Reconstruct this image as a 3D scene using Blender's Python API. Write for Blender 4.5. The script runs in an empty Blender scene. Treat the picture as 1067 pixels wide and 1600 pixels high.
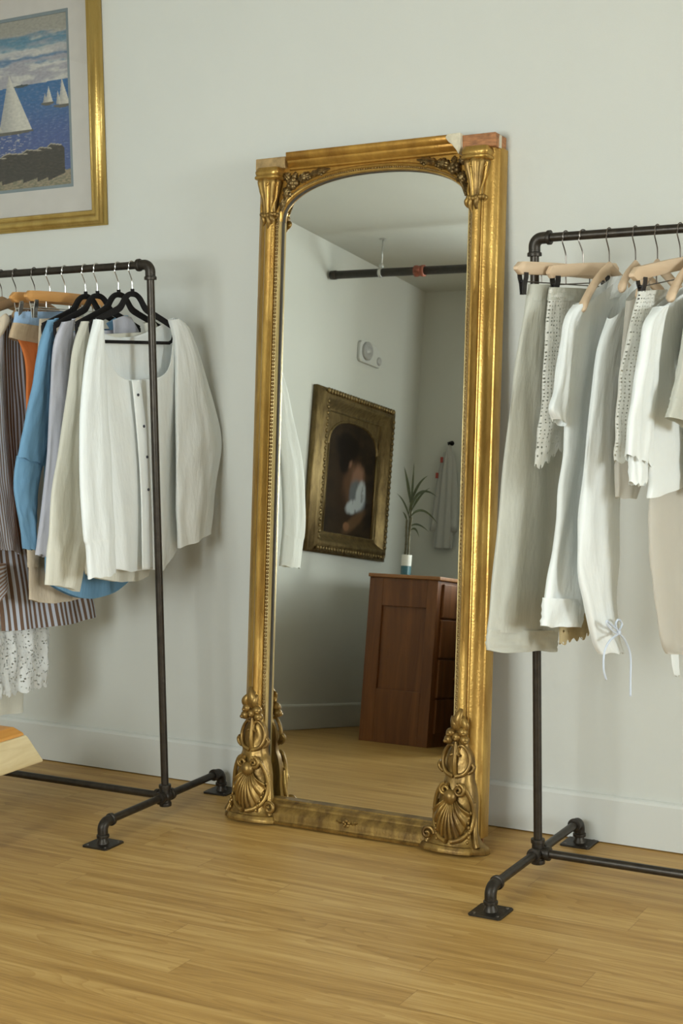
import bpy, math, random
from mathutils import Vector, Matrix, noise
random.seed(7)
S = bpy.context.scene
COL = S.collection
PI = math.pi
rad = math.radians

# ---------------------------------------------------------------- camera, sky, lights, exposure
FPX, YAW, PITCH, ROLL = 2293.79, rad(30.0465), rad(5.0525), rad(-0.9987)
CAM = Vector((0.0, -3.6344, 1.2267))
_fw = Vector((-math.sin(YAW) * math.cos(PITCH), math.cos(YAW) * math.cos(PITCH), -math.sin(PITCH)))
_r0 = Vector((math.cos(YAW), math.sin(YAW), 0))
_u0 = _r0.cross(_fw)
_rt = math.cos(ROLL) * _r0 + math.sin(ROLL) * _u0
_up = -math.sin(ROLL) * _r0 + math.cos(ROLL) * _u0
cd = bpy.data.cameras.new('camera')
cam = bpy.data.objects.new('camera', cd)
COL.objects.link(cam)
M = Matrix.Identity(4)
for i in range(3):
    M[i][0], M[i][1], M[i][2], M[i][3] = _rt[i], _up[i], -_fw[i], CAM[i]
cam.matrix_world = M
cd.sensor_fit = 'HORIZONTAL'
cd.sensor_width = 36.0
cd.lens = FPX / 1067 * 36.0
cd.clip_start = 0.05
S.camera = cam

S.view_settings.view_transform = 'Standard'
S.view_settings.look = 'None'
S.view_settings.gamma = 1.0
S.view_settings.exposure = 0.97
S.view_settings.use_curve_mapping = False

W = bpy.data.worlds.new('sky')
S.world = W
W.use_nodes = True
W.node_tree.nodes['Background'].inputs[0].default_value = (0.75, 0.86, 1.0, 1)
W.node_tree.nodes['Background'].inputs[1].default_value = 1.0


def area(name, loc, aim, sx, sy, power, col, spread=180):
    l = bpy.data.lights.new(name, 'AREA')
    l.shape = 'RECTANGLE'
    l.size, l.size_y = sx, sy
    l.energy = power
    l.color = col
    l.spread = rad(spread)
    o = bpy.data.objects.new(name, l)
    o.location = loc
    o.rotation_euler = Vector(aim).to_track_quat('-Z', 'Z').to_euler()
    COL.objects.link(o)
    return o


XR, YB, XL, HC = 5.2, -4.15, -3.85, 2.505      # right wall, rear wall, left wall, ceiling
WIN1 = (-3.80, -0.80, 0.85, 2.25)              # window in the right wall: y0 y1 z0 z1
WIN2 = (-2.56, -1.06, 0.95, 2.05)                # window in the rear wall: x0 x1 z0 z1
area('daylight_right_window', (XR + 0.16, (WIN1[0] + WIN1[1]) / 2, 1.55), (-1, 0, 0), 3.0, 1.4, 262, (0.925, 1.0, 1.0))
area('daylight_rear_window', (-1.81, YB - 0.16, 1.5), (0, 1, 0), 1.5, 1.1, 55, (0.925, 1.0, 1.0))

# ---------------------------------------------------------------- helpers: pixels to points, meshes, materials


def ray(px, py):
    d = _rt * ((px - 533.5) / FPX) + _up * ((800 - py) / FPX) + _fw
    return d.normalized()


def at(px, py, x0, phi=0.0, yr=-0.34):
    """the point seen at a pixel on the upright plane through (x0, yr) turned by phi"""
    N = Vector((math.cos(phi), -math.sin(phi), 0))
    v = ray(px, py)
    t = ((Vector((x0, yr, 0)) - CAM).dot(N)) / v.dot(N)
    return CAM + v * t


class MB:
    def __init__(s):
        s.v, s.f, s.uv = [], [], {}

    def add(s, vs, fs):
        b = len(s.v)
        s.v += [Vector(p) for p in vs]
        s.f += [tuple(i + b for i in f) for f in fs]
        return b

    def box(s, a, b):
        x0, y0, z0 = a
        x1, y1, z1 = b
        s.add([(x0, y0, z0), (x1, y0, z0), (x1, y1, z0), (x0, y1, z0), (x0, y0, z1), (x1, y0, z1), (x1, y1, z1), (x0, y1, z1)],
              [(0, 3, 2, 1), (4, 5, 6, 7), (0, 1, 5, 4), (1, 2, 6, 5), (2, 3, 7, 6), (3, 0, 4, 7)])
        return s

    def rings(s, rings, caps=(True, True), closed=True):
        n = len(rings[0])
        b = len(s.v)
        for r in rings:
            s.v += [Vector(p) for p in r]
        for j in range(len(rings) - 1):
            for k in range(n if closed else n - 1):
                k2 = (k + 1) % n
                s.f.append((b + j * n + k, b + j * n + k2, b + (j + 1) * n + k2, b + (j + 1) * n + k))
        if caps[0]:
            s.f.append(tuple(b + k for k in range(n))[::-1])
        if caps[1]:
            s.f.append(tuple(b + (len(rings) - 1) * n + k for k in range(n)))
        return b

    def tube(s, pts, r, seg=12, caps=True, flat=None):
        """flat=(axis vector, factor): squash the section along the axis"""
        pts = [Vector(p) for p in pts]
        n = len(pts)
        rr = r if isinstance(r, (list, tuple)) else [r] * n
        prev = None
        R = []
        for i, p in enumerate(pts):
            t = (pts[min(i + 1, n - 1)] - pts[max(i - 1, 0)]).normalized()
            if prev is None:
                a = Vector((0, 0, 1)) if abs(t.z) < 0.9 else Vector((1, 0, 0))
                a = (a - t * a.dot(t)).normalized()
            else:
                a = (prev - t * prev.dot(t)).normalized()
            prev = a
            c = t.cross(a)
            ring = []
            for k in range(seg):
                an = 2 * PI * k / seg
                d = (a * math.cos(an) + c * math.sin(an)) * rr[i]
                if flat:
                    ax = Vector(flat[0])
                    d = d - ax * d.dot(ax) * (1 - flat[1])
                ring.append(p + d)
            R.append(ring)
        s.rings(R, (caps, caps))
        return s

    def lathe(s, c, prof, seg=24, ax=(0, 0, 1), caps=True):
        """prof: (radius, along) pairs about the axis through c"""
        ax = Vector(ax).normalized()
        a = Vector((1, 0, 0)) if abs(ax.x) < 0.9 else Vector((0, 1, 0))
        a = (a - ax * a.dot(ax)).normalized()
        b = ax.cross(a)
        c = Vector(c)
        R = [[c + ax * h + (a * math.cos(2 * PI * k / seg) + b * math.sin(2 * PI * k / seg)) * r for k in range(seg)] for r, h in prof]
        s.rings(R, (caps, caps))
        return s

    def ball(s, c, r, seg=12, rot=None):
        r = r if isinstance(r, (tuple, list)) else (r, r, r)
        n = max(6, seg // 2 + 2)
        R = []
        for j in range(n + 1):
            th = PI * min(max(j / n, 0.02), 0.98)
            ring = []
            for k in range(seg):
                p = Vector((r[0] * math.sin(th) * math.cos(2 * PI * k / seg), r[1] * math.sin(th) * math.sin(2 * PI * k / seg), r[2] * math.cos(th)))
                if rot is not None:
                    p = rot @ p
                ring.append(Vector(c) + p)
            R.append(ring)
        s.rings(R)
        return s

    def grid(s, fn, nu, nv, uvf=None):
        b = len(s.v)
        for j in range(nv + 1):
            for i in range(nu + 1):
                s.v.append(Vector(fn(i / nu, j / nv)))
                if uvf:
                    s.uv[len(s.v) - 1] = uvf(i / nu, j / nv)
        w = nu + 1
        for j in range(nv):
            for i in range(nu):
                s.f.append((b + j * w + i, b + j * w + i + 1, b + (j + 1) * w + i + 1, b + (j + 1) * w + i))
        return b

    def build(s, name, mat, parent=None, smooth=True, bevel=0, solid=0, angle=40, abs_=False, sub=0):
        me = bpy.data.meshes.new(name)
        me.from_pydata([tuple(p) for p in s.v], [], s.f)
        me.update()
        import bmesh
        bm = bmesh.new()
        bm.from_mesh(me)
        bmesh.ops.recalc_face_normals(bm, faces=bm.faces)
        bm.to_mesh(me)
        bm.free()
        if s.uv:
            ul = me.uv_layers.new(name='UVMap')
            for lp in me.loops:
                ul.data[lp.index].uv = s.uv.get(lp.vertex_index, (0, 0))
        o = bpy.data.objects.new(name, me)
        COL.objects.link(o)
        if mat:
            me.materials.append(mat)
        if smooth:
            me.polygons.foreach_set('use_smooth', [True] * len(me.polygons))
            if angle < 180:
                me.set_sharp_from_angle(angle=rad(angle))
        if parent is not None:
            o.parent = parent
            if abs_:
                o.location = -parent.location
        if bevel:
            m = o.modifiers.new('bevel', 'BEVEL')
            m.width = bevel
            m.segments = 2
            m.limit_method = 'ANGLE'
        if solid:
            m = o.modifiers.new('solid', 'SOLIDIFY')
            m.thickness = solid
            m.offset = 0
        if sub:
            m = o.modifiers.new('sub', 'SUBSURF')
            m.levels = m.render_levels = sub
        return o


def thing(name, label, cat, loc=(0, 0, 0), rotz=0.0, group=None):
    o = bpy.data.objects.new(name, None)
    o.empty_display_size = 0.05
    COL.objects.link(o)
    o.location = loc
    o.rotation_euler = (0, 0, rotz)
    return tag(o, label, cat, group)


def tag(o, label, cat, group=None):
    o['label'] = label
    o['category'] = cat
    if group:
        o['group'] = group
    return o


def struct(o):
    o['kind'] = 'structure'
    return o


def catmull(P, n):
    """n points along a curve through the tuples P"""
    out = []
    m = len(P) - 1
    for i in range(n):
        t = i / (n - 1) * m
        k = min(int(t), m - 1)
        f = t - k
        p0, p1, p2, p3 = P[max(k - 1, 0)], P[k], P[k + 1], P[min(k + 2, m)]
        out.append(tuple(0.5 * (2 * b + (c - a) * f + (2 * a - 5 * b + 4 * c - d) * f * f + (3 * b - a - 3 * c + d) * f ** 3)
                         for a, b, c, d in zip(p0, p1, p2, p3)))
    return out


def lerp_poly(P, t):
    m = len(P) - 1
    x = min(max(t, 0), 1) * m
    k = min(int(x), m - 1)
    f = x - k
    return tuple(a + (b - a) * f for a, b in zip(P[k], P[k + 1]))


# ---------------------------------------------------------------- materials
def mat(name):
    m = bpy.data.materials.new(name)
    m.use_nodes = True
    nt = m.node_tree
    return m, nt, nt.nodes['Principled BSDF']


def nd(nt, typ, **kw):
    n = nt.nodes.new(typ)
    for k, v in kw.items():
        if k.startswith('i_'):
            key = k[2:]
            key = int(key) if key.isdigit() else key
            n.inputs[key].default_value = v
        else:
            setattr(n, k, v)
    return n


def plain(name, col, rough=0.5, metal=0.0, var=0.12, scale=30.0, bump=0.0, bscale=200.0, spec=0.5, stretch=(1, 1, 1)):
    m, nt, b = mat(name)
    L = nt.links.new
    tc = nd(nt, 'ShaderNodeTexCoord')
    mp = nd(nt, 'ShaderNodeMapping')
    mp.inputs['Scale'].default_value = stretch
    L(tc.outputs['Object'], mp.inputs[0])
    nz = nd(nt, 'ShaderNodeTexNoise', i_Scale=scale, i_Detail=6.0)
    L(mp.outputs[0], nz.inputs['Vector'])
    rp = nd(nt, 'ShaderNodeValToRGB')
    rp.color_ramp.elements[0].position = 0.3
    rp.color_ramp.elements[1].position = 0.7
    rp.color_ramp.elements[0].color = tuple(c * (1 - var) for c in col) + (1,)
    rp.color_ramp.elements[1].color = tuple(min(1, c * (1 + var)) for c in col) + (1,)
    L(nz.outputs['Fac'], rp.inputs[0])
    L(rp.outputs[0], b.inputs['Base Color'])
    b.inputs['Roughness'].default_value = rough
    b.inputs['Metallic'].default_value = metal
    b.inputs['Specular IOR Level'].default_value = spec
    if bump:
        n2 = nd(nt, 'ShaderNodeTexNoise', i_Scale=bscale, i_Detail=4.0)
        L(mp.outputs[0], n2.inputs['Vector'])
        bp = nd(nt, 'ShaderNodeBump', i_Strength=bump, i_Distance=0.002)
        L(n2.outputs['Fac'], bp.inputs['Height'])
        L(bp.outputs[0], b.inputs['Normal'])
    return m


def cloth_mat(name, col, trans=0.2, stripes=None, holes=None, weave=900.0, sheer=0.0):
    """woven cloth; stripes = (period, fraction, colour); holes = (cell size, radius)"""
    m, nt, b = mat(name)
    L = nt.links.new
    uv = nd(nt, 'ShaderNodeUVMap')
    nz = nd(nt, 'ShaderNodeTexNoise', i_Scale=weave, i_Detail=2.0)
    L(uv.outputs[0], nz.inputs['Vector'])
    big = nd(nt, 'ShaderNodeTexNoise', i_Scale=9.0, i_Detail=4.0)
    L(uv.outputs[0], big.inputs['Vector'])
    mx = nd(nt, 'ShaderNodeMix', data_type='RGBA')
    mx.inputs['A'].default_value = tuple(c * 0.94 for c in col) + (1,)
    mx.inputs['B'].default_value = tuple(min(1, c * 1.04) for c in col) + (1,)
    L(big.outputs['Fac'], mx.inputs['Factor'])
    colout = mx.outputs['Result']
    if stripes:
        sp = nd(nt, 'ShaderNodeSeparateXYZ')
        L(uv.outputs[0], sp.inputs[0])
        md = nd(nt, 'ShaderNodeMath', operation='DIVIDE')
        md.inputs[1].default_value = stripes[0]
        L(sp.outputs['Y' if len(stripes) > 3 else 'X'], md.inputs[0])
        fr = nd(nt, 'ShaderNodeMath', operation='FRACT')
        L(md.outputs[0], fr.inputs[0])
        lt = nd(nt, 'ShaderNodeMath', operation='LESS_THAN')
        lt.inputs[1].default_value = stripes[1]
        L(fr.outputs[0], lt.inputs[0])
        m2 = nd(nt, 'ShaderNodeMix', data_type='RGBA')
        m2.inputs['B'].default_value = stripes[2] + (1,)
        L(colout, m2.inputs['A'])
        L(lt.outputs[0], m2.inputs['Factor'])
        colout = m2.outputs['Result']
    L(colout, b.inputs['Base Color'])
    b.inputs['Roughness'].default_value = 0.85
    b.inputs['Specular IOR Level'].default_value = 0.2
    bp = nd(nt, 'ShaderNodeBump', i_Strength=0.25, i_Distance=0.001)
    L(nz.outputs['Fac'], bp.inputs['Height'])
    wr = nd(nt, 'ShaderNodeTexNoise', i_Scale=22.0, i_Detail=3.0)
    mpw = nd(nt, 'ShaderNodeMapping')
    mpw.inputs['Scale'].default_value = (1.6, 0.5, 1)
    L(uv.outputs[0], mpw.inputs[0])
    L(mpw.outputs[0], wr.inputs['Vector'])
    bp2 = nd(nt, 'ShaderNodeBump', i_Strength=0.35, i_Distance=0.012)
    L(wr.outputs['Fac'], bp2.inputs['Height'])
    L(bp.outputs[0], bp2.inputs['Normal'])
    L(bp2.outputs[0], b.inputs['Normal'])
    out = nt.nodes['Material Output']
    sh = b.outputs[0]
    if trans:
        tr = nd(nt, 'ShaderNodeBsdfTranslucent')
        L(colout, tr.inputs[0])
        ms = nd(nt, 'ShaderNodeMixShader')
        ms.inputs[0].default_value = trans
        L(sh, ms.inputs[1])
        L(tr.outputs[0], ms.inputs[2])
        sh = ms.outputs[0]
    if holes or sheer:
        tp = nd(nt, 'ShaderNodeBsdfTransparent')
        ms = nd(nt, 'ShaderNodeMixShader')
        ms.inputs[0].default_value = sheer
        if holes:
            vo = nd(nt, 'ShaderNodeTexVoronoi', i_Scale=1.0 / holes[0], i_Randomness=holes[2] if len(holes) > 2 else 0.15)
            L(uv.outputs[0], vo.inputs['Vector'])
            lt = nd(nt, 'ShaderNodeMath', operation='LESS_THAN')
            lt.inputs[1].default_value = holes[1]
            L(vo.outputs['Distance'], lt.inputs[0])
            L(lt.outputs[0], ms.inputs[0])
        L(sh, ms.inputs[1])
        L(tp.outputs[0], ms.inputs[2])
        sh = ms.outputs[0]
    L(sh, out.inputs['Surface'])
    return m


def wood_mat(name, c1, c2, rough=0.45, scale=1.0, axis='X'):
    m, nt, b = mat(name)
    L = nt.links.new
    tc = nd(nt, 'ShaderNodeTexCoord')
    mp = nd(nt, 'ShaderNodeMapping')
    st = {'X': (1.2, 14, 14), 'Y': (14, 1.2, 14), 'Z': (14, 14, 1.2)}[axis]
    mp.inputs['Scale'].default_value = tuple(k * scale for k in st)
    L(tc.outputs['Object'], mp.inputs[0])
    nz = nd(nt, 'ShaderNodeTexNoise', i_Scale=1.5, i_Detail=8.0, i_Roughness=0.62, i_Distortion=0.8)
    L(mp.outputs[0], nz.inputs['Vector'])
    rp = nd(nt, 'ShaderNodeValToRGB')
    rp.color_ramp.elements[0].position = 0.32
    rp.color_ramp.elements[1].position = 0.68
    rp.color_ramp.elements[0].color = c1 + (1,)
    rp.color_ramp.elements[1].color = c2 + (1,)
    L(nz.outputs['Fac'], rp.inputs[0])
    L(rp.outputs[0], b.inputs['Base Color'])
    b.inputs['Roughness'].default_value = rough
    bp = nd(nt, 'ShaderNodeBump', i_Strength=0.15, i_Distance=0.001)
    L(nz.outputs['Fac'], bp.inputs['Height'])
    L(bp.outputs[0], b.inputs['Normal'])
    return m


def floor_mat():
    m, nt, b = mat('oak_floor_boards')
    L = nt.links.new
    tc = nd(nt, 'ShaderNodeTexCoord')
    sp = nd(nt, 'ShaderNodeSeparateXYZ')
    L(tc.outputs['Object'], sp.inputs[0])

    def mth(op, a, bb=None):
        n = nd(nt, 'ShaderNodeMath', operation=op)
        for i, x in enumerate((a, bb)):
            if x is None:
                continue
            if isinstance(x, (int, float)):
                n.inputs[i].default_value = x
            else:
                L(x, n.inputs[i])
        return n.outputs[0]
    BW, BL = 0.083, 1.35
    yr = mth('DIVIDE', sp.outputs['Y'], BW)
    row = mth('FLOOR', yr)
    fy = mth('FRACT', yr)
    wn = nd(nt, 'ShaderNodeTexWhiteNoise', noise_dimensions='1D')
    L(row, wn.inputs['W'])
    xo = mth('ADD', mth('DIVIDE', sp.outputs['X'], BL), mth('MULTIPLY', wn.outputs['Value'], 7.3))
    colm = mth('FLOOR', xo)
    fx = mth('FRACT', xo)
    cmb = nd(nt, 'ShaderNodeCombineXYZ')
    L(row, cmb.inputs[0])
    L(colm, cmb.inputs[1])
    w2 = nd(nt, 'ShaderNodeTexWhiteNoise', noise_dimensions='2D')
    L(cmb.outputs[0], w2.inputs['Vector'])
    # grain: stretched noise with a different origin for each board
    off = nd(nt, 'ShaderNodeVectorMath', operation='SCALE')
    L(w2.outputs['Color'], off.inputs[0])
    off.inputs['Scale'].default_value = 20.0
    ad = nd(nt, 'ShaderNodeVectorMath', operation='ADD')
    L(tc.outputs['Object'], ad.inputs[0])
    L(off.outputs[0], ad.inputs[1])
    mp = nd(nt, 'ShaderNodeMapping')
    mp.inputs['Scale'].default_value = (1.3, 26, 1)
    L(ad.outputs[0], mp.inputs[0])
    nz = nd(nt, 'ShaderNodeTexNoise', i_Scale=1.6, i_Detail=9.0, i_Roughness=0.6, i_Distortion=0.5)
    L(mp.outputs[0], nz.inputs['Vector'])
    # cathedral rings
    mp2 = nd(nt, 'ShaderNodeMapping')
    mp2.inputs['Scale'].default_value = (0.9, 11, 1)
    L(ad.outputs[0], mp2.inputs[0])
    wv = nd(nt, 'ShaderNodeTexNoise', i_Scale=0.9, i_Detail=1.0, i_Distortion=0.3)
    L(mp2.outputs[0], wv.inputs['Vector'])
    rg = mth('FRACT', mth('MULTIPLY', wv.outputs['Fac'], 26.0))
    rg = mth('POWER', rg, 3.0)
    fac = mth('ADD', mth('MULTIPLY', nz.outputs['Fac'], 1.25), mth('MULTIPLY', rg, -0.17))
    fac = mth('ADD', fac, mth('MULTIPLY', mth('SUBTRACT', w2.outputs['Value'], 0.5), 0.15))
    rp = nd(nt, 'ShaderNodeValToRGB')
    e = rp.color_ramp.elements
    e[0].position, e[0].color = 0.20, (0.29, 0.153, 0.036, 1)
    e[1].position, e[1].color = 0.85, (0.58, 0.372, 0.128, 1)
    k = e.new(0.55)
    k.color = (0.445, 0.257, 0.070, 1)
    L(fac, rp.inputs[0])
    # joints
    gy = mth('LESS_THAN', mth('MINIMUM', fy, mth('SUBTRACT', 1.0, fy)), 0.010)
    gx = mth('LESS_THAN', mth('MINIMUM', fx, mth('SUBTRACT', 1.0, fx)), 0.0008)
    g = mth('MAXIMUM', gy, gx)
    mx = nd(nt, 'ShaderNodeMix', data_type='RGBA')
    L(mth('MULTIPLY', g, 0.35), mx.inputs['Factor'])
    L(rp.outputs[0], mx.inputs['A'])
    mx.inputs['B'].default_value = (0.16, 0.075, 0.018, 1)
    L(mx.outputs['Result'], b.inputs['Base Color'])
    b.inputs['Roughness'].default_value = 0.42
    b.inputs['Specular IOR Level'].default_value = 0.35
    bp = nd(nt, 'ShaderNodeBump', i_Strength=0.2, i_Distance=0.001)
    L(mth('SUBTRACT', mth('MULTIPLY', nz.outputs['Fac'], 0.3), g), bp.inputs['Height'])
    L(bp.outputs[0], b.inputs['Normal'])
    return m


def gold_mat(name, light, dark, rough=0.38, metal=0.75, scale=18.0, bias=0.5):
    m, nt, b = mat(name)
    L = nt.links.new
    tc = nd(nt, 'ShaderNodeTexCoord')
    mp = nd(nt, 'ShaderNodeMapping')
    mp.inputs['Scale'].default_value = (1, 1, 0.25)
    L(tc.outputs['Object'], mp.inputs[0])
    nz = nd(nt, 'ShaderNodeTexNoise', i_Scale=scale, i_Detail=8.0, i_Roughness=0.65)
    L(mp.outputs[0], nz.inputs['Vector'])
    rp = nd(nt, 'ShaderNodeValToRGB')
    rp.color_ramp.elements[0].position = bias - 0.18
    rp.color_ramp.elements[1].position = bias + 0.16
    rp.color_ramp.elements[0].color = dark + (1,)
    rp.color_ramp.elements[1].color = light + (1,)
    L(nz.outputs['Fac'], rp.inputs[0])
    L(rp.outputs[0], b.inputs['Base Color'])
    n2 = nd(nt, 'ShaderNodeTexNoise', i_Scale=160.0, i_Detail=4.0)
    L(tc.outputs['Object'], n2.inputs['Vector'])
    bp = nd(nt, 'ShaderNodeBump', i_Strength=0.3, i_Distance=0.002)
    L(n2.outputs['Fac'], bp.inputs['Height'])
    L(bp.outputs[0], b.inputs['Normal'])
    b.inputs['Metallic'].default_value = metal
    b.inputs['Roughness'].default_value = rough
    return m


def vcol_mat(name, rough=0.6, attr='paint'):
    m, nt, b = mat(name)
    a = nd(nt, 'ShaderNodeVertexColor', layer_name=attr)
    nt.links.new(a.outputs[0], b.inputs['Base Color'])
    b.inputs['Roughness'].default_value = rough
    b.inputs['Specular IOR Level'].default_value = 0.15
    return m


def lin(r, g, b):
    def f(c):
        c /= 255.0
        return c / 12.92 if c <= 0.04045 else ((c + 0.055) / 1.055) ** 2.4
    return (f(r), f(g), f(b))


M_wall = plain('wall_paint', (0.615, 0.622, 0.572), 0.75, var=0.012, scale=3.0, bump=0.12, bscale=350.0, spec=0.25)
M_dimwall = plain('dark_low_bounce_paint', (0.26, 0.23, 0.20), 0.85, var=0.1, scale=6.0)  # dark tone made up for unseen walls to cut bounce light
M_ceil = plain('ceiling_paint', (0.62, 0.63, 0.58), 0.85, var=0.012, scale=3.0, spec=0.2)
M_base = plain('baseboard_paint', (0.62, 0.625, 0.58), 0.6, var=0.01, scale=3.0, spec=0.3)
M_floor = floor_mat()
M_white = plain('white_paint', (0.75, 0.75, 0.72), 0.5, var=0.02)
M_pipe = plain('black_iron_pipe', (0.040, 0.032, 0.023), 0.36, metal=0.55, var=0.25, scale=60.0, bump=0.15, bscale=300.0)
M_fit = plain('cast_iron_fitting', (0.036, 0.029, 0.021), 0.42, metal=0.55, var=0.25, scale=60.0, bump=0.3, bscale=250.0)
M_steel = plain('bright_steel_wire', (0.70, 0.69, 0.66), 0.25, metal=1.0, var=0.05)
M_darkwire = plain('dark_steel_wire', (0.16, 0.14, 0.12), 0.32, metal=0.9, var=0.1)
M_velvet = plain('black_velvet', (0.012, 0.011, 0.011), 0.85, var=0.2, scale=200.0, spec=0.2)
M_blackclip = plain('black_clip_plastic', (0.02, 0.018, 0.018), 0.35, var=0.1)
M_palewood = wood_mat('pale_beech', (0.62, 0.45, 0.29), (0.72, 0.55, 0.38), 0.5, 1.0, 'Y')
M_orangewood = wood_mat('orange_varnished_beech', (0.50, 0.235, 0.065), (0.66, 0.34, 0.11), 0.4, 1.0, 'Y')
M_brownwood = wood_mat('brown_varnished_wood', (0.30, 0.17, 0.075), (0.42, 0.26, 0.13), 0.45, 1.0, 'Y')
M_cabinet = wood_mat('reddish_cabinet_wood', (0.125, 0.040, 0.010), (0.26, 0.095, 0.024), 0.4, 0.9, 'Z')
M_cabtop = wood_mat('cabinet_top_wood', (0.26, 0.10, 0.026), (0.40, 0.18, 0.055), 0.35, 0.9, 'X')
M_gold = gold_mat('aged_gilding', (0.56, 0.355, 0.095), (0.29, 0.150, 0.028), 0.31, metal=0.72)
M_goldbright = gold_mat('bright_gilding', (0.60, 0.47, 0.22), (0.36, 0.23, 0.07), 0.36, metal=0.6, bias=0.42)
M_goldorange = gold_mat('warm_gilding', (0.50, 0.275, 0.050), (0.27, 0.125, 0.020), 0.38, metal=0.6)
M_golddark = gold_mat('dull_dark_gilding', (0.34, 0.23, 0.085), (0.17, 0.10, 0.032), 0.36, metal=0.6, bias=0.5, scale=30.0)
M_goldfoot = gold_mat('worn_brown_gilding', (0.38, 0.235, 0.062), (0.125, 0.068, 0.019), 0.37, metal=0.62, bias=0.5, scale=26.0)
M_goldblack = gold_mat('blackened_gilding', (0.30, 0.205, 0.08), (0.075, 0.045, 0.018), 0.4, bias=0.5, scale=60.0)
M_rawwood = plain('bare_reddish_wood', (0.34, 0.145, 0.052), 0.6, var=0.4, scale=50.0, bump=0.5, bscale=80.0, stretch=(1, 1, 3))
M_gesso = plain('chipped_gesso', (0.62, 0.56, 0.42), 0.8, var=0.15, scale=60.0, bump=0.4)
M_dustywood = plain('dusty_block_wood', (0.36, 0.235, 0.095), 0.6, var=0.25, scale=60.0, bump=0.4, bscale=120.0)
M_frameglod = gold_mat('polished_gold_leaf', (0.52, 0.36, 0.11), (0.36, 0.225, 0.05), 0.34, metal=0.75, bias=0.4)
M_portgold = gold_mat('dark_bronze_gilding', (0.25, 0.175, 0.07), (0.10, 0.065, 0.024), 0.45, bias=0.5, scale=50.0)

M_c_white = cloth_mat('white_linen', (0.89, 0.92, 0.90), 0.10)
M_c_shadedwhite = cloth_mat('white_cotton_shade_toned', (0.50, 0.50, 0.47), 0.1)  # white cotton greyed: the corner's shade is put into the colour
M_c_cream = cloth_mat('cream_linen', (0.80, 0.78, 0.67), 0.2)
M_c_ivory = cloth_mat('ivory_twill', (0.60, 0.595, 0.515), 0.12)
M_c_lav = cloth_mat('pale_lavender_cotton', (0.60, 0.60, 0.66), 0.15)
M_c_blue = cloth_mat('mid_blue_chambray', (0.185, 0.36, 0.53), 0.12)
M_c_orange = cloth_mat('orange_cotton', (0.80, 0.235, 0.065), 0.1)
M_c_khaki = cloth_mat('khaki_cotton', (0.56, 0.42, 0.27), 0.1)
M_c_lblue = cloth_mat('light_blue_lining', (0.36, 0.52, 0.72), 0.1)
M_c_beige = cloth_mat('beige_cotton', (0.66, 0.56, 0.42), 0.15)
M_c_stripe = cloth_mat('brown_and_pale_blue_stripe', (0.62, 0.66, 0.75), 0.15, stripes=(0.0155, 0.52, (0.20, 0.125, 0.085)))
M_c_fine = cloth_mat('fine_grey_blue_stripe', (0.62, 0.64, 0.70), 0.15, stripes=(0.0075, 0.45, (0.24, 0.17, 0.13)))
M_c_cross = cloth_mat('crosswise_stripe', (0.66, 0.68, 0.76), 0.15, stripes=(0.0125, 0.5, (0.33, 0.22, 0.16), 1))
M_c_lace = cloth_mat('white_lace', (0.80, 0.81, 0.78), 0.2, holes=(0.0085, 0.30, 1.0))
M_c_eyelet = cloth_mat('white_eyelet_cotton', (0.80, 0.79, 0.72), 0.2, holes=(0.0085, 0.22, 0.25))
M_c_sheer = cloth_mat('sheer_off_white', (0.74, 0.70, 0.62), 0.3, sheer=0.28)
M_c_tan = cloth_mat('tan_lace', (0.50, 0.40, 0.22), 0.2, holes=(0.010, 0.22, 0.8))
M_c_tie = cloth_mat('pale_blue_cord', (0.50, 0.60, 0.80), 0.0, stripes=(0.004, 0.5, (0.62, 0.68, 0.78), 1))
M_button = plain('dark_button', (0.03, 0.03, 0.04), 0.4)

# ---------------------------------------------------------------- the room


def quad_struct(name, m, pts, faces):
    b = MB()
    b.add(pts, faces)
    return struct(b.build(name, m, smooth=False))


T = 0.12
b = MB()
b.box((XL - T, YB - T, -0.1), (XR + T, T, 0))
struct(b.build('floor', M_floor, smooth=False))
b = MB()
b.box((XL - T, YB - T, HC), (XR + T, T, HC + 0.1))
struct(b.build('ceiling', M_ceil, smooth=False))
b = MB()
b.box((XL - T, 0, 0), (XR + T, T, HC))
struct(b.build('wall_back', M_wall, smooth=False))
b = MB()
b.box((XL - T, YB - T, 0), (XL, 0, HC))
struct(b.build('wall_left', M_wall, smooth=False))


def wall_with_opening(name, fn, a0, a1, w, m):
    """fn(a, d, z): a along the wall, d out through it"""
    b = MB()
    A = [a0, w[0], w[1], a1]
    Z = [0, w[2], w[3], HC]
    for d in (0, T):
        for i in range(3):
            for j in range(3):
                if i == 1 and j == 1:
                    continue
                b.add([fn(A[i], d, Z[j]), fn(A[i + 1], d, Z[j]), fn(A[i + 1], d, Z[j + 1]), fn(A[i], d, Z[j + 1])], [(0, 1, 2, 3)])
    for (p, q) in (((w[0], w[2]), (w[1], w[2])), ((w[1], w[2]), (w[1], w[3])), ((w[1], w[3]), (w[0], w[3])), ((w[0], w[3]), (w[0], w[2]))):
        b.add([fn(p[0], 0, p[1]), fn(q[0], 0, q[1]), fn(q[0], T, q[1]), fn(p[0], T, p[1])], [(0, 1, 2, 3)])
    return struct(b.build(name, m, smooth=False))


wall_with_opening('wall_right', lambda a, d, z: (XR + d, a, z), YB, 0, WIN1, M_dimwall)
wall_with_opening('wall_rear', lambda a, d, z: (a, YB - d, z), XL, XR, WIN2, M_wall)

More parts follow.
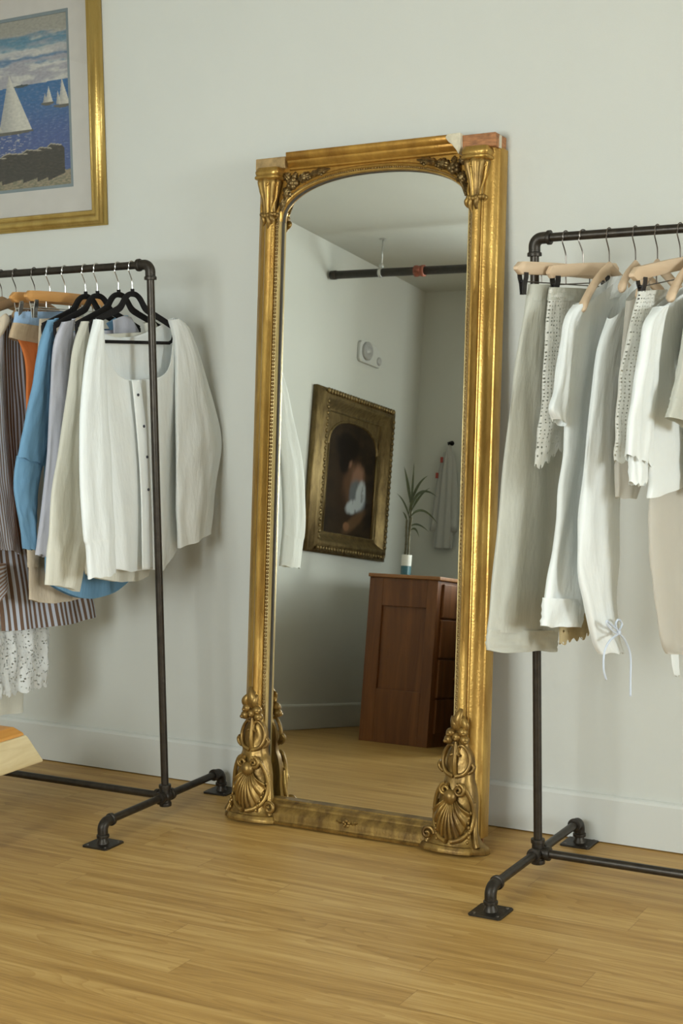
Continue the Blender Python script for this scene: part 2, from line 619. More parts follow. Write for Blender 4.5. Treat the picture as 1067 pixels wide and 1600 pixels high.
mg, ntg, bg = mat('window_glass')
_t = nd(ntg, 'ShaderNodeBsdfTransparent')
_g = nd(ntg, 'ShaderNodeBsdfGlossy', i_Roughness=0.02)
_m = nd(ntg, 'ShaderNodeMixShader')
_m.inputs[0].default_value = 0.05
ntg.links.new(_t.outputs[0], _m.inputs[1])
ntg.links.new(_g.outputs[0], _m.inputs[2])
ntg.links.new(_m.outputs[0], ntg.nodes['Material Output'].inputs[0])


def window(name, fn, w):
    def bx(bm, a0, a1, z0, z1, d0, d1):
        P = [fn(a, d, z) for a, d, z in ((a0, d0, z0), (a1, d1, z1))]
        bm.box([min(P[0][i], P[1][i]) for i in range(3)], [max(P[0][i], P[1][i]) for i in range(3)])
    e = bpy.data.objects.new(name, None)
    COL.objects.link(e)
    struct(e)
    f = MB()
    k = 0.045
    bx(f, w[0], w[0] + k, w[2], w[3], 0.03, 0.08)
    bx(f, w[1] - k, w[1], w[2], w[3], 0.03, 0.08)
    bx(f, w[0] + k, w[1] - k, w[2], w[2] + k, 0.03, 0.08)
    bx(f, w[0] + k, w[1] - k, w[3] - k, w[3], 0.03, 0.08)
    mid = (w[0] + w[1]) / 2
    bx(f, mid - 0.02, mid + 0.02, w[2] + k, w[3] - k, 0.035, 0.075)
    f.build('window_frame', M_white, e, smooth=False)
    g = MB()
    bx(g, w[0] + k, w[1] - k, w[2] + k, w[3] - k, 0.053, 0.057)
    g.build('pane', mg, e, smooth=False)
    s = MB()
    bx(s, w[0] - 0.04, w[1] + 0.04, w[2] - 0.03, w[2], -0.05, 0.02)
    s.build('window_sill', M_white, e, smooth=False)


window('window_1', lambda a, d, z: (XR + d, a, z), WIN1)
window('window_2', lambda a, d, z: (a, YB - d, z), WIN2)


def baseboard(name, p, q, nrm):
    """profile board with a bevelled top along the foot of a wall"""
    prof = [(0.0005, 0.003), (0.013, 0.003), (0.013, 0.118), (0.010, 0.125), (0.004, 0.1285), (0.0005, 0.1285)]
    n = Vector(nrm)
    R = [[Vector(e) + n * d + Vector((0, 0, z)) for d, z in prof] for e in (p, q)]
    b = MB()
    b.rings(R)
    struct(b.build(name, M_base, smooth=False))


baseboard('baseboard_back', (XL + 0.014, 0, 0), (XR, 0, 0), (0, -1, 0))
baseboard('baseboard_left', (XL, YB, 0), (XL, 0, 0), (1, 0, 0))
baseboard('baseboard_rear', (XL + 0.014, YB, 0), (XR, YB, 0), (0, 1, 0))
b = MB()
b.box((-2.80, -4.15, 0), (-2.74, -2.70, 0.83))  # added unseen low wall, blocks window light from the lower left wall
struct(b.build('shadow_blocker_wall', M_dimwall, smooth=False))
b = MB()
b.box((-2.28, -3.30, 0), (-2.22, -1.95, 0.78))  # second added unseen blocker, darkens the floor reflected in the mirror
struct(b.build('shadow_blocker_wall', M_dimwall, smooth=False))
b = MB()
b.box((-2.72, -4.15, 0), (-2.60, -3.80, HC))  # added unseen pier, keeps window light off the rear corner
struct(b.build('shadow_blocker_pier', M_wall, smooth=False))

# ---------------------------------------------------------------- the leaning pier mirror
TH, PS = rad(5.2966), rad(0.2052)
ex = Vector((math.cos(PS), math.sin(PS), 0))
iny = Vector((-math.sin(PS), math.cos(PS), 0))
upv = math.cos(TH) * Vector((0, 0, 1)) + math.sin(TH) * iny
yv = upv.cross(ex)
mir = thing('pier_mirror', 'tall arched gilt pier mirror leaning on the wall between the two clothing racks', 'mirror')
MM = Matrix.Identity(4)
for i, o_ in enumerate((-2.3238, -0.2217, 0.0)):
    MM[i][0], MM[i][1], MM[i][2], MM[i][3] = ex[i], yv[i], upv[i], o_
mir.matrix_world = MM
MW, MH = 0.749, 1.872


def ml(u, n, v):
    return Vector((u, -n, v))


b = MB()
b.box((0.012, 0.040, 0.012), (MW - 0.012, 0.047, MH - 0.015))
b.build('backing_board', M_rawwood, mir, smooth=False)
# glass
m_gl, nt_, b_ = mat('old_mirror_glass')
_tc = nd(nt_, 'ShaderNodeTexCoord')
_nz = nd(nt_, 'ShaderNodeTexNoise', i_Scale=5.0, i_Detail=3.0)
nt_.links.new(_tc.outputs['Object'], _nz.inputs['Vector'])
_rp = nd(nt_, 'ShaderNodeValToRGB')
_rp.color_ramp.elements[0].color = (0.86, 0.88, 0.83, 1)
_rp.color_ramp.elements[1].color = (0.90, 0.91, 0.87, 1)
nt_.links.new(_nz.outputs['Fac'], _rp.inputs[0])
nt_.links.new(_rp.outputs[0], b_.inputs['Base Color'])
b_.inputs['Metallic'].default_value = 1.0
b_.inputs['Roughness'].default_value = 0.012
GU0, GU1, GV0 = 0.088, MW - 0.088, 0.06
b = MB()
b.box((0.07, 0.0065, 0.04), (MW - 0.07, 0.0100, 1.82))
b.build('mirror_glass', m_gl, mir, smooth=False)

M_gapshade = plain('painted_gap_shade', (0.045, 0.032, 0.016), 0.6, var=0.2)  # near-black colour stands in for shade in the gap round the glass
# side mouldings: section from the outer edge inward (w, n)
PROF = [(0, -0.048), (0, -0.012), (0.003, -0.006), (0.007, -0.005), (0.009, -0.002), (0.012, 0.004), (0.017, 0.010), (0.024, 0.015), (0.031, 0.0175), (0.035, 0.018),
        (0.0365, 0.022), (0.039, 0.0225), (0.0405, 0.020), (0.043, 0.027), (0.047, 0.0345), (0.052, 0.0385), (0.057, 0.0385), (0.062, 0.0345), (0.066, 0.027),
        (0.0685, 0.020), (0.070, 0.019)]
for sgn in (0, 1):
    uu = (lambda w: w) if sgn == 0 else (lambda w: MW - w)
    b = MB()
    R = []
    vs = [0.03 + (1.838 - 0.03) * i / 60 for i in range(61)]
    for v in vs:
        R.append([ml(uu(w), n, v) for w, n in PROF] + [ml(uu(0.070), -0.048, v)])
    b.rings(R)
    b.build('side_moulding', M_gold, mir, angle=35)
    # inner lip beside the glass with a row of beads
    b = MB()
    lip = [(0.069, 0.000), (0.069, 0.0125), (0.0775, 0.0110), (0.0785, 0.0125), (0.0815, 0.0125), (0.083, 0.008), (0.083, 0.001)]
    b.rings([[ml(uu(w), n, v) for w, n in lip] for v in (0.045, 1.715)])
    b.build('inner_lip', M_goldbright, mir, angle=30)
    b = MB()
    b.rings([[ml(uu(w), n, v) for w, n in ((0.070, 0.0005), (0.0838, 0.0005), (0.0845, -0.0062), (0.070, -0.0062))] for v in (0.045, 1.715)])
    b.build('gap_shade_strip', M_gapshade, mir, angle=30)  # strip coloured as shade along the straight glass edge
    b = MB()
    v = 0.065
    while v < 1.70:
        b.ball(ml(uu(0.0735), 0.0122, v), (0.0042, 0.0035, 0.0046), 7)
        v += 0.0105
    b.build('bead_strip', M_golddark, mir, angle=180)

# arch: spandrel panel and its moulding
AC, AHW, AV, AR = MW / 2, MW / 2 - 0.0845, 1.688, 0.117


def arch(t, off=0.0):
    a = PI * (1 - t)
    c, s_ = math.cos(a), math.sin(a)
    p = 2.25
    x = math.copysign(abs(c) ** (2 / p), c) * (AHW + off)
    z = abs(s_) ** (2 / p) * (AR + off)
    return AC + x, AV + z


NA = 72
b = MB()
b.grid(lambda s_, t: ml(*(lambda p, q: (p[0] + (q[0] - p[0]) * t, 0.008, p[1] + (q[1] - p[1]) * t))(arch(s_, 0.002), (0.066 + (MW - 0.132) * s_, 1.842))), NA, 6)
b.grid(lambda s_, t: ml(arch(s_, 0.002)[0], 0.008 - 0.0140 * t, arch(s_, 0.002)[1]), NA, 1)
for q in (0.066, MW - 0.083):
    b.box((q, -0.008, 1.690), (q + 0.017, 0.006, 1.712))
b.build('spandrel_panel', M_goldorange, mir, angle=30)
b = MB()
ap = [(0.0, 0.000), (0.0, 0.006), (0.002, 0.011), (0.005, 0.012), (0.007, 0.008), (0.010, 0.008), (0.013, 0.012), (0.016, 0.0145), (0.019, 0.012), (0.021, 0.008)]
b.rings([[ml(arch(i / NA, o)[0], n, arch(i / NA, o)[1]) for o, n in ap] for i in range(NA + 1)], closed=False, caps=(False, False))
b.build('arch_moulding', M_gold, mir, angle=40)
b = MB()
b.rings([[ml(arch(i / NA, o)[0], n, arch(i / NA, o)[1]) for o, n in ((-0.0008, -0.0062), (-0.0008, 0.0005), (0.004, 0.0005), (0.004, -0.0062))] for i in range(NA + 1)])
b.build('gap_shade_strip', M_gapshade, mir, angle=40)  # same painted shade, following the arch
b = MB()
for i in range(3, NA * 2 - 2):
    u, v = arch(i / (NA * 2), 0.0085)
    b.ball(ml(u, 0.0085, v), 0.0028, 7)
b.build('bead_strip', M_golddark, mir, angle=180)

# top rail and corner blocks
b = MB()
tp = [(1.828, -0.045), (1.828, 0.010), (1.831, 0.014), (1.835, 0.014), (1.838, 0.017), (1.844, 0.024), (1.849, 0.027), (1.853, 0.027), (1.855, 0.030), (1.858, 0.034), (1.864, 0.037), (1.872, 0.038), (1.8745, 0.037), (1.8745, -0.045)]
R = []
for u, k in ((0.100, 0.75), (0.112, 1.0), (0.2, 1), (0.4, 1), (0.55, 1), (0.618, 1.0), (0.632, 0.9)):
    R.append([ml(u, -0.045 + (n + 0.045) * k, 1.828 + (v - 1.828) * (0.86 if k < 0.95 else 1)) for v, n in tp])
b.rings(R)
b.build('top_rail', M_goldorange, mir, angle=40)
b = MB()
b.box((0.002, -0.022, 1.836), (0.100, 0.046, 1.868))
b.build('corner_block', M_dustywood, mir, smooth=False, bevel=0.002)
b = MB()
b.box((0.648, -0.026, 1.836), (MW - 0.004, 0.046, 1.872))
o_blk = b.build('corner_block', M_rawwood, mir, smooth=False, bevel=0.0025)
o_blk['label'] = 'bare reddish wood corner block'
# chipped gesso between the rail and the right block
b = MB()
pts = [(0.612, 1.876), (0.650, 1.876), (0.652, 1.835), (0.646, 1.820), (0.639, 1.832), (0.632, 1.840), (0.626, 1.848), (0.617, 1.854), (0.611, 1.861), (0.606, 1.868)]
b.rings([[ml(u, n, v) for u, v in pts] for n in (-0.02, 0.0395)])
o_g = b.build('gesso_patch', M_gesso, mir, smooth=False, bevel=0.002)
o_g['label'] = 'chipped white gesso patch'
# slim back edge strips at the right
b = MB()
b.box((MW - 0.004, -0.004, 1.835), (MW - 0.0005, 0.006, 1.868))
b.build('edge_strip', M_gesso, mir, smooth=False)


def spiral(c, r0, turns, n=26, start=0.0, sg=1, depth=0.0, nn=0.0):
    """scroll in the (u, v) plane winding in to its centre"""
    out = []
    for i in range(n):
        f = i / (n - 1)
        a = start + sg * turns * 2 * PI * f
        r = r0 * (1 - 0.85 * f)
        out.append(ml(c[0] + r * math.cos(a), nn + depth * f, c[1] + r * math.sin(a)))
    return out


def leaf(b, p, q, w, n0=0.0, bulge=0.008, lobes=3):
    """a veined, lobed leaf from p to q in the (u, v) plane"""
    p, q = Vector((p[0], p[1])), Vector((q[0], q[1]))
    d = q - p
    s_ = Vector((-d.y, d.x)).normalized()

    def fn(a, t):
        wd = w * (math.sin(PI * min(t * 0.92 + 0.06, 1)) ** 0.7) * (1 + 0.28 * math.cos(t * lobes * 2 * PI))
        x = (a - 0.5) * 2
        c = p + d * t + s_ * x * wd
        h = n0 + bulge * (math.sin(PI * (0.15 + 0.8 * t))) * (1 - 0.75 * x * x) - (0.003 if abs(x) < 0.12 else 0)
        return ml(c.x, h, c.y)
    b.grid(fn, 8, 14)


for sgn in (0, 1):
    mu = (lambda u: u) if sgn == 0 else (lambda u: MW - u)
    cu = 0.054
    # capital: flared console with slab, flutes, volutes and a leaf drop
    b = MB()
    rows = [(1.804, 0.031, 0.034), (1.796, 0.034, 0.038), (1.782, 0.031, 0.036), (1.765, 0.026, 0.032), (1.750, 0.0215, 0.028), (1.735, 0.019, 0.025), (1.720, 0.018, 0.023), (1.708, 0.018, 0.023)]
    rows = catmull(rows, 26)
    R = []
    for v, hw, dp in rows:
        ring = []
        for k in range(29):
            a = PI * k / 28
            fl = 1 + 0.10 * math.cos(a * 8)
            ring.append(ml(mu(cu - hw * math.cos(a) * (fl if 0.2 < a < PI - 0.2 else 1)), 0.016 + dp * (math.sin(a) ** 0.7) * fl, v))
        R.append(ring)
    b.rings(R)
    b.build('capital', M_goldfoot, mir, angle=60)
    b = MB()
    slab = [(1.802, 0.034, 0.036), (1.805, 0.039, 0.041), (1.809, 0.040, 0.042), (1.813, 0.038, 0.040), (1.8135, 0.036, 0.037), (1.818, 0.038, 0.039), (1.824, 0.039, 0.040), (1.830, 0.038, 0.037), (1.836, 0.035, 0.034)]
    b.rings([[ml(mu(cu + p * hw), q, v) for p, q in ((-1, -0.01), (-1, 0.012 + dp * 0.75), (-0.85, 0.012 + dp * 0.95), (-0.5, 0.012 + dp), (0.5, 0.012 + dp), (0.85, 0.012 + dp * 0.95), (1, 0.012 + dp * 0.75), (1, -0.01))] for v, hw, dp in slab])
    b.build('capital_slab', M_gold, mir, angle=50)
    b = MB()
    for kk, n0 in ((-1, 0.034), (0.25, 0.051), (1, 0.034)):
        c0 = cu + kk * 0.025
        pts = spiral((c0, 1.789), 0.0085, 1.3, 22, PI / 2 if kk <= 0 else PI / 2, 1 if kk > 0 else -1, 0.003, n0)
        pts = [ml(mu(p.x), -p.y, p.z) for p in pts]
        b.tube(pts, [0.0036 - 0.0018 * i / 21 for i in range(22)], 8)
        st = [ml(mu(cu + kk * 0.031), n0 - 0.002, 1.795), ml(mu(cu + kk * 0.027), n0 - 0.004, 1.772), ml(mu(cu + kk * 0.020), n0 - 0.008, 1.748), ml(mu(cu + kk * 0.018), 0.040, 1.722), ml(mu(cu + kk * 0.016), 0.038, 1.708)]
        b.tube(st, [0.004, 0.004, 0.0035, 0.003, 0.003], 8)
    b.build('volute', M_gold, mir, angle=60)
    b = MB()
    for k in range(9):
        a = PI * (k + 0.5) / 9
        b.ball(ml(mu(cu - 0.024 * math.cos(a)), 0.016 + 0.030 * math.sin(a), 1.703 + 0.003 * math.sin(3 * a)), (0.0065, 0.0065, 0.007), 8)
    for du, v0, v1 in ((-0.012, 1.702, 1.672), (0.004, 1.702, 1.664), (0.014, 1.702, 1.676)):
        pts = [ml(mu(cu + du + 0.006 * math.sin(t * 3)), 0.044 - 0.006 * t, v0 + (v1 - v0) * t) for t in [i / 8 for i in range(9)]]
        b.tube(pts, [0.004, 0.0062, 0.0072, 0.0074, 0.007, 0.006, 0.0045, 0.003, 0.001], 8)
    b.build('leaf_drop', M_goldfoot, mir, angle=60)
    # spandrel carving: fruit, blossoms and leaves filling the corner above the arch
    b = MB()
    rs = random.Random(4 + sgn)
    ctr = (0.124, 1.790)
    for i in range(5):
        a = i * 1.256
        b.ball(ml(mu(ctr[0] + 0.011 * math.cos(a)), 0.017, ctr[1] + 0.009 * math.sin(a)), (0.0095, 0.010, 0.009), 10)
    b.ball(ml(mu(ctr[0]), 0.023, ctr[1]), 0.009, 10)
    for (p, q, w) in (((0.135, 1.799), (0.185, 1.814), 0.013), ((0.172, 1.811), (0.240, 1.824), 0.010), ((0.150, 1.800), (0.162, 1.822), 0.008), ((0.114, 1.782), (0.092, 1.748), 0.013), ((0.099, 1.755), (0.080, 1.712), 0.009),
                      ((0.114, 1.800), (0.090, 1.824), 0.012), ((0.128, 1.800), (0.128, 1.825), 0.009), ((0.108, 1.772), (0.088, 1.778), 0.008), ((0.110, 1.770), (0.118, 1.752), 0.006), ((0.150, 1.793), (0.176, 1.797), 0.006)):
        leaf(b, (mu(p[0]), p[1]), (mu(q[0]), q[1]), w, 0.008, 0.013, 4)
    for i in range(9):
        t = i / 8
        b.ball(ml(mu(0.165 + 0.058 * t), 0.014, 1.806 + 0.012 * t - 0.008 * math.sin(t * 9)), 0.0042, 7)
        b.ball(ml(mu(0.104 - 0.014 * t), 0.014, 1.752 - 0.034 * t), 0.0040, 7)
    b.build('spandrel_carving', M_goldblack, mir, angle=70)

    # foot: swelling body, shell, cartouche scrolls, acorns and leaf tip
    def fu(u):
        return mu(u)
    b = MB()
    body = catmull([(0.0, 0.064, 0.098, 0.070), (0.014, 0.064, 0.094, 0.072), (0.026, 0.062, 0.074, 0.066), (0.05, 0.060, 0.060, 0.060), (0.09, 0.058, 0.055, 0.058), (0.13, 0.057, 0.054, 0.056), (0.165, 0.056, 0.048, 0.052), (0.19, 0.055, 0.040, 0.046), (0.22, 0.055, 0.040, 0.042), (0.25, 0.055, 0.036, 0.038), (0.275, 0.055, 0.024, 0.034), (0.295, 0.055, 0.020, 0.034), (0.315, 0.055, 0.017, 0.030)], 46)
    R = []
    for i, (v, c, hw, dp) in enumerate(body):
        ring = []
        for k in range(33):
            a = PI * k / 32
            nzv = noise.noise(Vector((c - hw * math.cos(a) + sgn * 3, v, 0)) * 45) * 0.004
            ring.append(ml(fu(c - hw * math.cos(a)), 0.012 + (dp + nzv - 0.012) * (math.sin(a) ** 0.62), v))
        R.append(ring)
    b.rings(R)
    b.build('foot_body', M_goldfoot, mir, angle=70)
    # plinth slab under it
    b = MB()
    outl = [(-0.012, -0.012), (-0.012, 0.050), (-0.002, 0.070), (0.03, 0.082), (0.085, 0.084), (0.125, 0.076), (0.148, 0.062), (0.150, -0.012)]
    b.rings([[ml(fu(0.06 + (u - 0.06) * k), n * k if n > 0 else n, v) for u, n in outl] for v, k in ((0.0, 1.0), (0.008, 1.0), (0.014, 0.96), (0.018, 0.93))])
    b.build('foot_slab', M_goldfoot, mir, angle=40, bevel=0.0015)
    # scallop shell
    b = MB()
    sc = (0.060, 0.150)

    def shell(a, t):
        an = rad(-160 + 140 * a)
        r = 0.020 + 0.085 * t
        rr = r * (0.74 if t < 0 else 1)
        u = sc[0] + rr * math.cos(an) * 0.54
        v = sc[1] + rr * math.sin(an) * 1.20
        h = 0.058 + 0.022 * math.sin(PI * min(1, 0.12 + 0.80 * t)) + 0.0042 * math.cos(a * 9 * 2 * PI) * (0.3 + 0.7 * t) - 0.010 * (2 * a - 1) ** 2
        return ml(fu(u), h, v)
    b.grid(shell, 90, 22)
    b.ball(ml(fu(0.060), 0.066, 0.145), (0.017, 0.014, 0.018), 12)
    b.build('shell', M_goldfoot, mir, angle=80, solid=0.003)
    # scroll frame round the shell and the cartouche above it
    b = MB()

    def tb(P, r0, r1=None, seg=9):
        P = catmull([(fu(u), n, v) for u, n, v in P], 26)
        r1 = r0 if r1 is None else r1
        b.tube([ml(*p) for p in P], [r0 + (r1 - r0) * i / 25 for i in range(26)], seg)
    for e in (-1, 1):
        c = 0.058
        tb([(c + e * 0.012, 0.060, 0.176), (c + e * 0.036, 0.056, 0.166), (c + e * 0.052, 0.046, 0.130), (c + e * 0.056, 0.042, 0.095), (c + e * 0.050, 0.050, 0.060), (c + e * 0.030, 0.066, 0.038), (c + e * 0.006, 0.076, 0.030)], 0.0055, 0.007)
        tb([(c + e * 0.003, 0.048, 0.196), (c + e * 0.026, 0.045, 0.204), (c + e * 0.038, 0.038, 0.228), (c + e * 0.034, 0.036, 0.256), (c + e * 0.018, 0.040, 0.276), (c + e * 0.004, 0.042, 0.270), (c + e * 0.006, 0.046, 0.254), (c + e * 0.014, 0.048, 0.250)], 0.0065, 0.0035)
        tb([(c + e * 0.036, 0.040, 0.205), (c + e * 0.046, 0.038, 0.212), (c + e * 0.050, 0.036, 0.222), (c + e * 0.044, 0.036, 0.230)], 0.005, 0.006)
        pts = spiral((c + e * 0.020, 0.162), 0.016, 1.6, 30, PI / 2, -e, 0.006, 0.060)
        b.tube([ml(fu(p.x), -p.y, p.z) for p in pts], [0.0062 - 0.003 * i / 29 for i in range(30)], 9)
        # flaring root curl at each side of the base
        q = (0.138 if e > 0 else -0.012, 0.045)
        if e > 0:
            pts = spiral((0.128, 0.040), 0.017, 1.4, 28, PI, -1, 0.010, 0.050)
            b.tube([ml(fu(p.x), -p.y, p.z) for p in pts], [0.0068 - 0.003 * i / 27 for i in range(28)], 9)
        tb([(c + e * 0.052, 0.034, 0.13), (c + e * 0.056, 0.034, 0.09), (c + e * 0.060, 0.040, 0.055), (c + e * 0.067, 0.048, 0.030), (c + e * 0.072, 0.05, 0.018)], 0.005, 0.010)
    tb([(0.058, 0.044, 0.200), (0.058, 0.050, 0.225), (0.058, 0.048, 0.255), (0.058, 0.044, 0.285)], 0.0075, 0.0055)
    for i in range(7):
        b.ball(ml(fu(0.008 + 0.004 * math.sin(i)), 0.050 + 0.003 * i, 0.105 - 0.012 * i), (0.0042, 0.0042, 0.0055), 7)
        b.ball(ml(fu(0.112 - 0.003 * i), 0.046 + 0.004 * i, 0.105 - 0.012 * i), (0.0042, 0.0042, 0.0055), 7)
    b.build('scroll_carving', M_goldfoot, mir, angle=80)
    b = MB()
    for du, v in ((-0.017, 0.312), (0.017, 0.308), (-0.022, 0.292), (0.022, 0.290), (0.0, 0.298)):
        b.ball(ml(fu(0.056 + du), 0.044, v), (0.0135, 0.013, 0.0125), 14)
        b.ball(ml(fu(0.056 + du * 1.3), 0.050, v - 0.004), (0.006, 0.010, 0.006), 8)
    b.build('acorn_cluster', M_goldfoot, mir, angle=80)
    b = MB()
    for du, v0, v1, w in ((-0.016, 0.318, 0.352, 0.008), (0.014, 0.318, 0.350, 0.009), (0.0, 0.318, 0.372, 0.010), (-0.006, 0.325, 0.362, 0.007), (0.008, 0.325, 0.360, 0.007)):
        pts = [ml(fu(0.052 + du + 0.004 * math.sin(t * 5 + du * 200)), 0.040 + 0.006 * math.sin(PI * t), v0 + (v1 - v0) * t) for t in [i / 10 for i in range(11)]]
        b.tube(pts, [w * (0.4 + 0.9 * math.sin(PI * min(1, 0.2 + 0.8 * t))) + 0.0008 for t in [i / 10 for i in range(11)]], 9, flat=((0, 1, 0), 0.6))
    b.build('leaf_tip', M_goldfoot, mir, angle=80)

# base rail with stepped section, and its little centre flower
b = MB()
bp_ = [(0.0, -0.033), (0.0, 0.056), (0.006, 0.058), (0.009, 0.052), (0.016, 0.050), (0.026, 0.050), (0.032, 0.046), (0.040, 0.040), (0.046, 0.031), (0.050, 0.030), (0.054, 0.026), (0.058, 0.014), (0.062, 0.012), (0.063, -0.0062), (0.063, -0.033)]
b.rings([[ml(u, n, v) for v, n in bp_] for u in (0.09, 0.2, 0.37, 0.55, MW - 0.09)])
b.build('base_rail', M_goldfoot, mir, angle=35)
b = MB()
for i in range(5):
    a = i * 1.2566 + 0.3
    b.ball(ml(0.374 + 0.008 * math.cos(a), 0.050, 0.030 + 0.007 * math.sin(a)), (0.0055, 0.006, 0.005), 9)
b.ball(ml(0.374, 0.056, 0.030), 0.0042, 8)
for e in (-1, 1):
    leaf(b, (0.374 + e * 0.012, 0.030), (0.374 + e * 0.034, 0.034), 0.006, 0.046, 0.007, 3)
b.build('base_flower', M_goldfoot, mir, angle=80)

# ---------------------------------------------------------------- pipe clothing racks
PR = 0.0107
RA, RHB, RHT = 0.2851, 0.0600, 1.56


def pipe_rack(label, loc, rotz, direction, length):
    """iron-pipe garment rack; the near end stands at loc, the rail runs along +-x"""
    t = thing('clothing_rack', label, 'clothing rack', loc, rotz, 'iron pipe clothing racks')
    d = direction
    r = PR
    b = MB().tube([(d * 0.022, 0, RHT), (d * (length - 0.022), 0, RHT)], r, 20)
    b.build('top_rail', M_pipe, t)
    b = MB().tube([(d * 0.02, 0, RHB), (d * (length - 0.02), 0, RHB)], r, 20)
    b.build('bottom_rail', M_pipe, t)
    for x0, dd in ((0, d), (d * length, -d)):
        b = MB().tube([(x0, 0, RHB + 0.02), (x0, 0, RHT - 0.022)], r, 20)
        b.build('upright', M_pipe, t)
        # elbow at the top
        b = MB()
        R_ = 0.020
        arc = [(x0 + dd * (R_ - R_ * math.cos(a)), 0, RHT - R_ + R_ * math.sin(a)) for a in [PI / 2 * i / 10 for i in range(11)]]
        arc = [(x0, 0, RHT - 0.040)] + arc + [(x0 + dd * 0.040, 0, RHT)]
        b.tube(arc, 0.0142, 20)
        b.lathe((x0, 0, RHT - 0.043), [(0.0125, 0), (0.0172, 0.001), (0.0176, 0.005), (0.0172, 0.009), (0.0142, 0.011)], 24)
        b.lathe((x0 + dd * 0.043, 0, RHT), [(0.0125, 0), (0.0172, 0.001), (0.0176, 0.005), (0.0172, 0.009), (0.0142, 0.011)], 24, (-dd, 0, 0))
        b.build('elbow', M_fit, t)
        # cross fitting at the foot
        b = MB()
        b.ball((x0, 0, RHB), 0.0185, 18)
        for ax, ln in (((0, 0, 1), 0.034), ((0, 0, -1), 0.028), ((dd, 0, 0), 0.032), ((0, 1, 0), 0.032), ((0, -1, 0), 0.032)):
            b.lathe((x0, 0, RHB), [(0.0150, 0.008), (0.0150, ln - 0.011), (0.0172, ln - 0.010), (0.0178, ln - 0.005), (0.0172, ln), (0.0115, ln + 0.001)], 22, ax)
        b.build('cross_fitting', M_fit, t)
        for sy in (-1, 1):
            b = MB().tube([(x0, sy * 0.024, RHB), (x0, sy * (RA - 0.022), RHB)], r, 20)
            b.build('foot_pipe', M_pipe, t)
            b = MB()
            arc = [(x0, sy * (RA - R_ + R_ * math.sin(a)), RHB - R_ + R_ * math.cos(a)) for a in [PI / 2 * i / 10 for i in range(11)]]
            arc = [(x0, sy * (RA - 0.038), RHB)] + arc + [(x0, sy * RA, RHB - 0.034)]
            b.tube(arc, 0.0142, 20)
            b.lathe((x0, sy * (RA - 0.042), RHB), [(0.0125, 0), (0.0172, 0.001), (0.0176, 0.005), (0.0172, 0.009), (0.0142, 0.011)], 24, (0, sy, 0))
            b.lathe((x0, sy * RA, RHB - 0.040), [(0.0125, 0), (0.0170, 0.001), (0.0174, 0.004), (0.0170, 0.008), (0.0142, 0.010)], 24)
            b.build('foot_elbow', M_fit, t)
            b = MB()
            h = 0.041
            b.rings([[(x0 + p * (h - e), sy * RA + q * (h - e), z) for p, q in ((-1, -0.88), (-0.88, -1), (0.88, -1), (1, -0.88), (1, 0.88), (0.88, 1), (-0.88, 1), (-1, 0.88))] for e, z in ((0, 0), (0, 0.004), (0.001, 0.005))])
            b.lathe((x0, sy * RA, 0.005), [(0.017, 0), (0.0155, 0.004), (0.0125, 0.010), (0.0118, 0.018)], 22)
            fl = b.build('floor_flange', M_fit, t, angle=30)
            for p in (-1, 1):
                for q in (-1, 1):
                    s2 = MB()
                    s2.lathe((x0 + p * 0.029, sy * RA + q * 0.029, 0.005), [(0.0042, 0), (0.0040, 0.0012), (0.002, 0.0018)], 10)
                    s2.build('screw', M_darkwire, fl)
    return t


YL, YR_, XLr, XRr = -0.3441, -0.3307, -2.5001, -1.3665
pipe_rack('black iron pipe clothing rack of coloured and striped shirts, under the boat picture', (XLr, YL, 0), rad(0.88), -1, 1.18)
pipe_rack('black iron pipe clothing rack of white and cream clothes right of the mirror', (XRr, YR_, 0), 0.0, 1, 1.18)


def rail_y(x):
    return YL + math.tan(rad(0.88)) * (x - XLr) if x < -2 else YR_


# ---------------------------------------------------------------- hangers
def hook(parent, m, drop=0.070, name='hook'):
    R_ = PR + 0.0022
    P = [(0, R_ * math.sin(a), R_ * math.cos(a)) for a in [rad(100 - 14 * i) for i in range(16)]]
    P += catmull([P[-1], (0, -0.0150, -0.013), (0, -0.006, -0.030), (0, -0.0005, -0.044), (0, 0, -drop)], 16)[1:]
    MB().tube(P, 0.0016, 8).build(name, m, parent)


def hanger_thing(name, label, x, phi, group=None):
    return thing(name, label, 'hanger', (x, rail_y(x), RHT), -phi, group)


def velvet_hanger(label, x, phi=0.0):
    t = hanger_thing('velvet_hanger', label, x, phi, 'black velvet hangers on the left rack')
    hook(t, M_steel)
    b = MB()
    for e in (-1, 1):
        top = catmull([(0, -0.070), (e * 0.020, -0.074), (e * 0.040, -0.086), (e * 0.060, -0.108), (e * 0.085, -0.120), (e * 0.135, -0.138), (e * 0.188, -0.158)], 30)
        bot = catmull([(0, -0.086), (e * 0.016, -0.088), (e * 0.030, -0.100), (e * 0.050, -0.124), (e * 0.080, -0.137), (e * 0.132, -0.154), (e * 0.184, -0.174)], 30)
        R = []
        for p, q in zip(top, bot):
            R.append([(0.0035, p[0], p[1]), (0.0035, q[0], q[1]), (-0.0035, q[0], q[1]), (-0.0035, p[0], p[1])])
        b.rings(R)
        b.tube(catmull([(0, e * 0.186, -0.164), (0, e * 0.186, -0.185), (0, e * 0.178, -0.205), (0, e * 0.160, -0.212)], 10), 0.0048, 8)
    b.tube([(0, 0, -0.064), (0, 0, -0.078)], 0.0055, 10)
    b.build('hanger_body', M_velvet, t, angle=50, bevel=0.001)
    b = MB()
    b.box((-0.0030, -0.165, -0.2165), (0.0030, 0.165, -0.2075))
    b.build('trouser_bar', M_velvet, t, smooth=False)
    return t


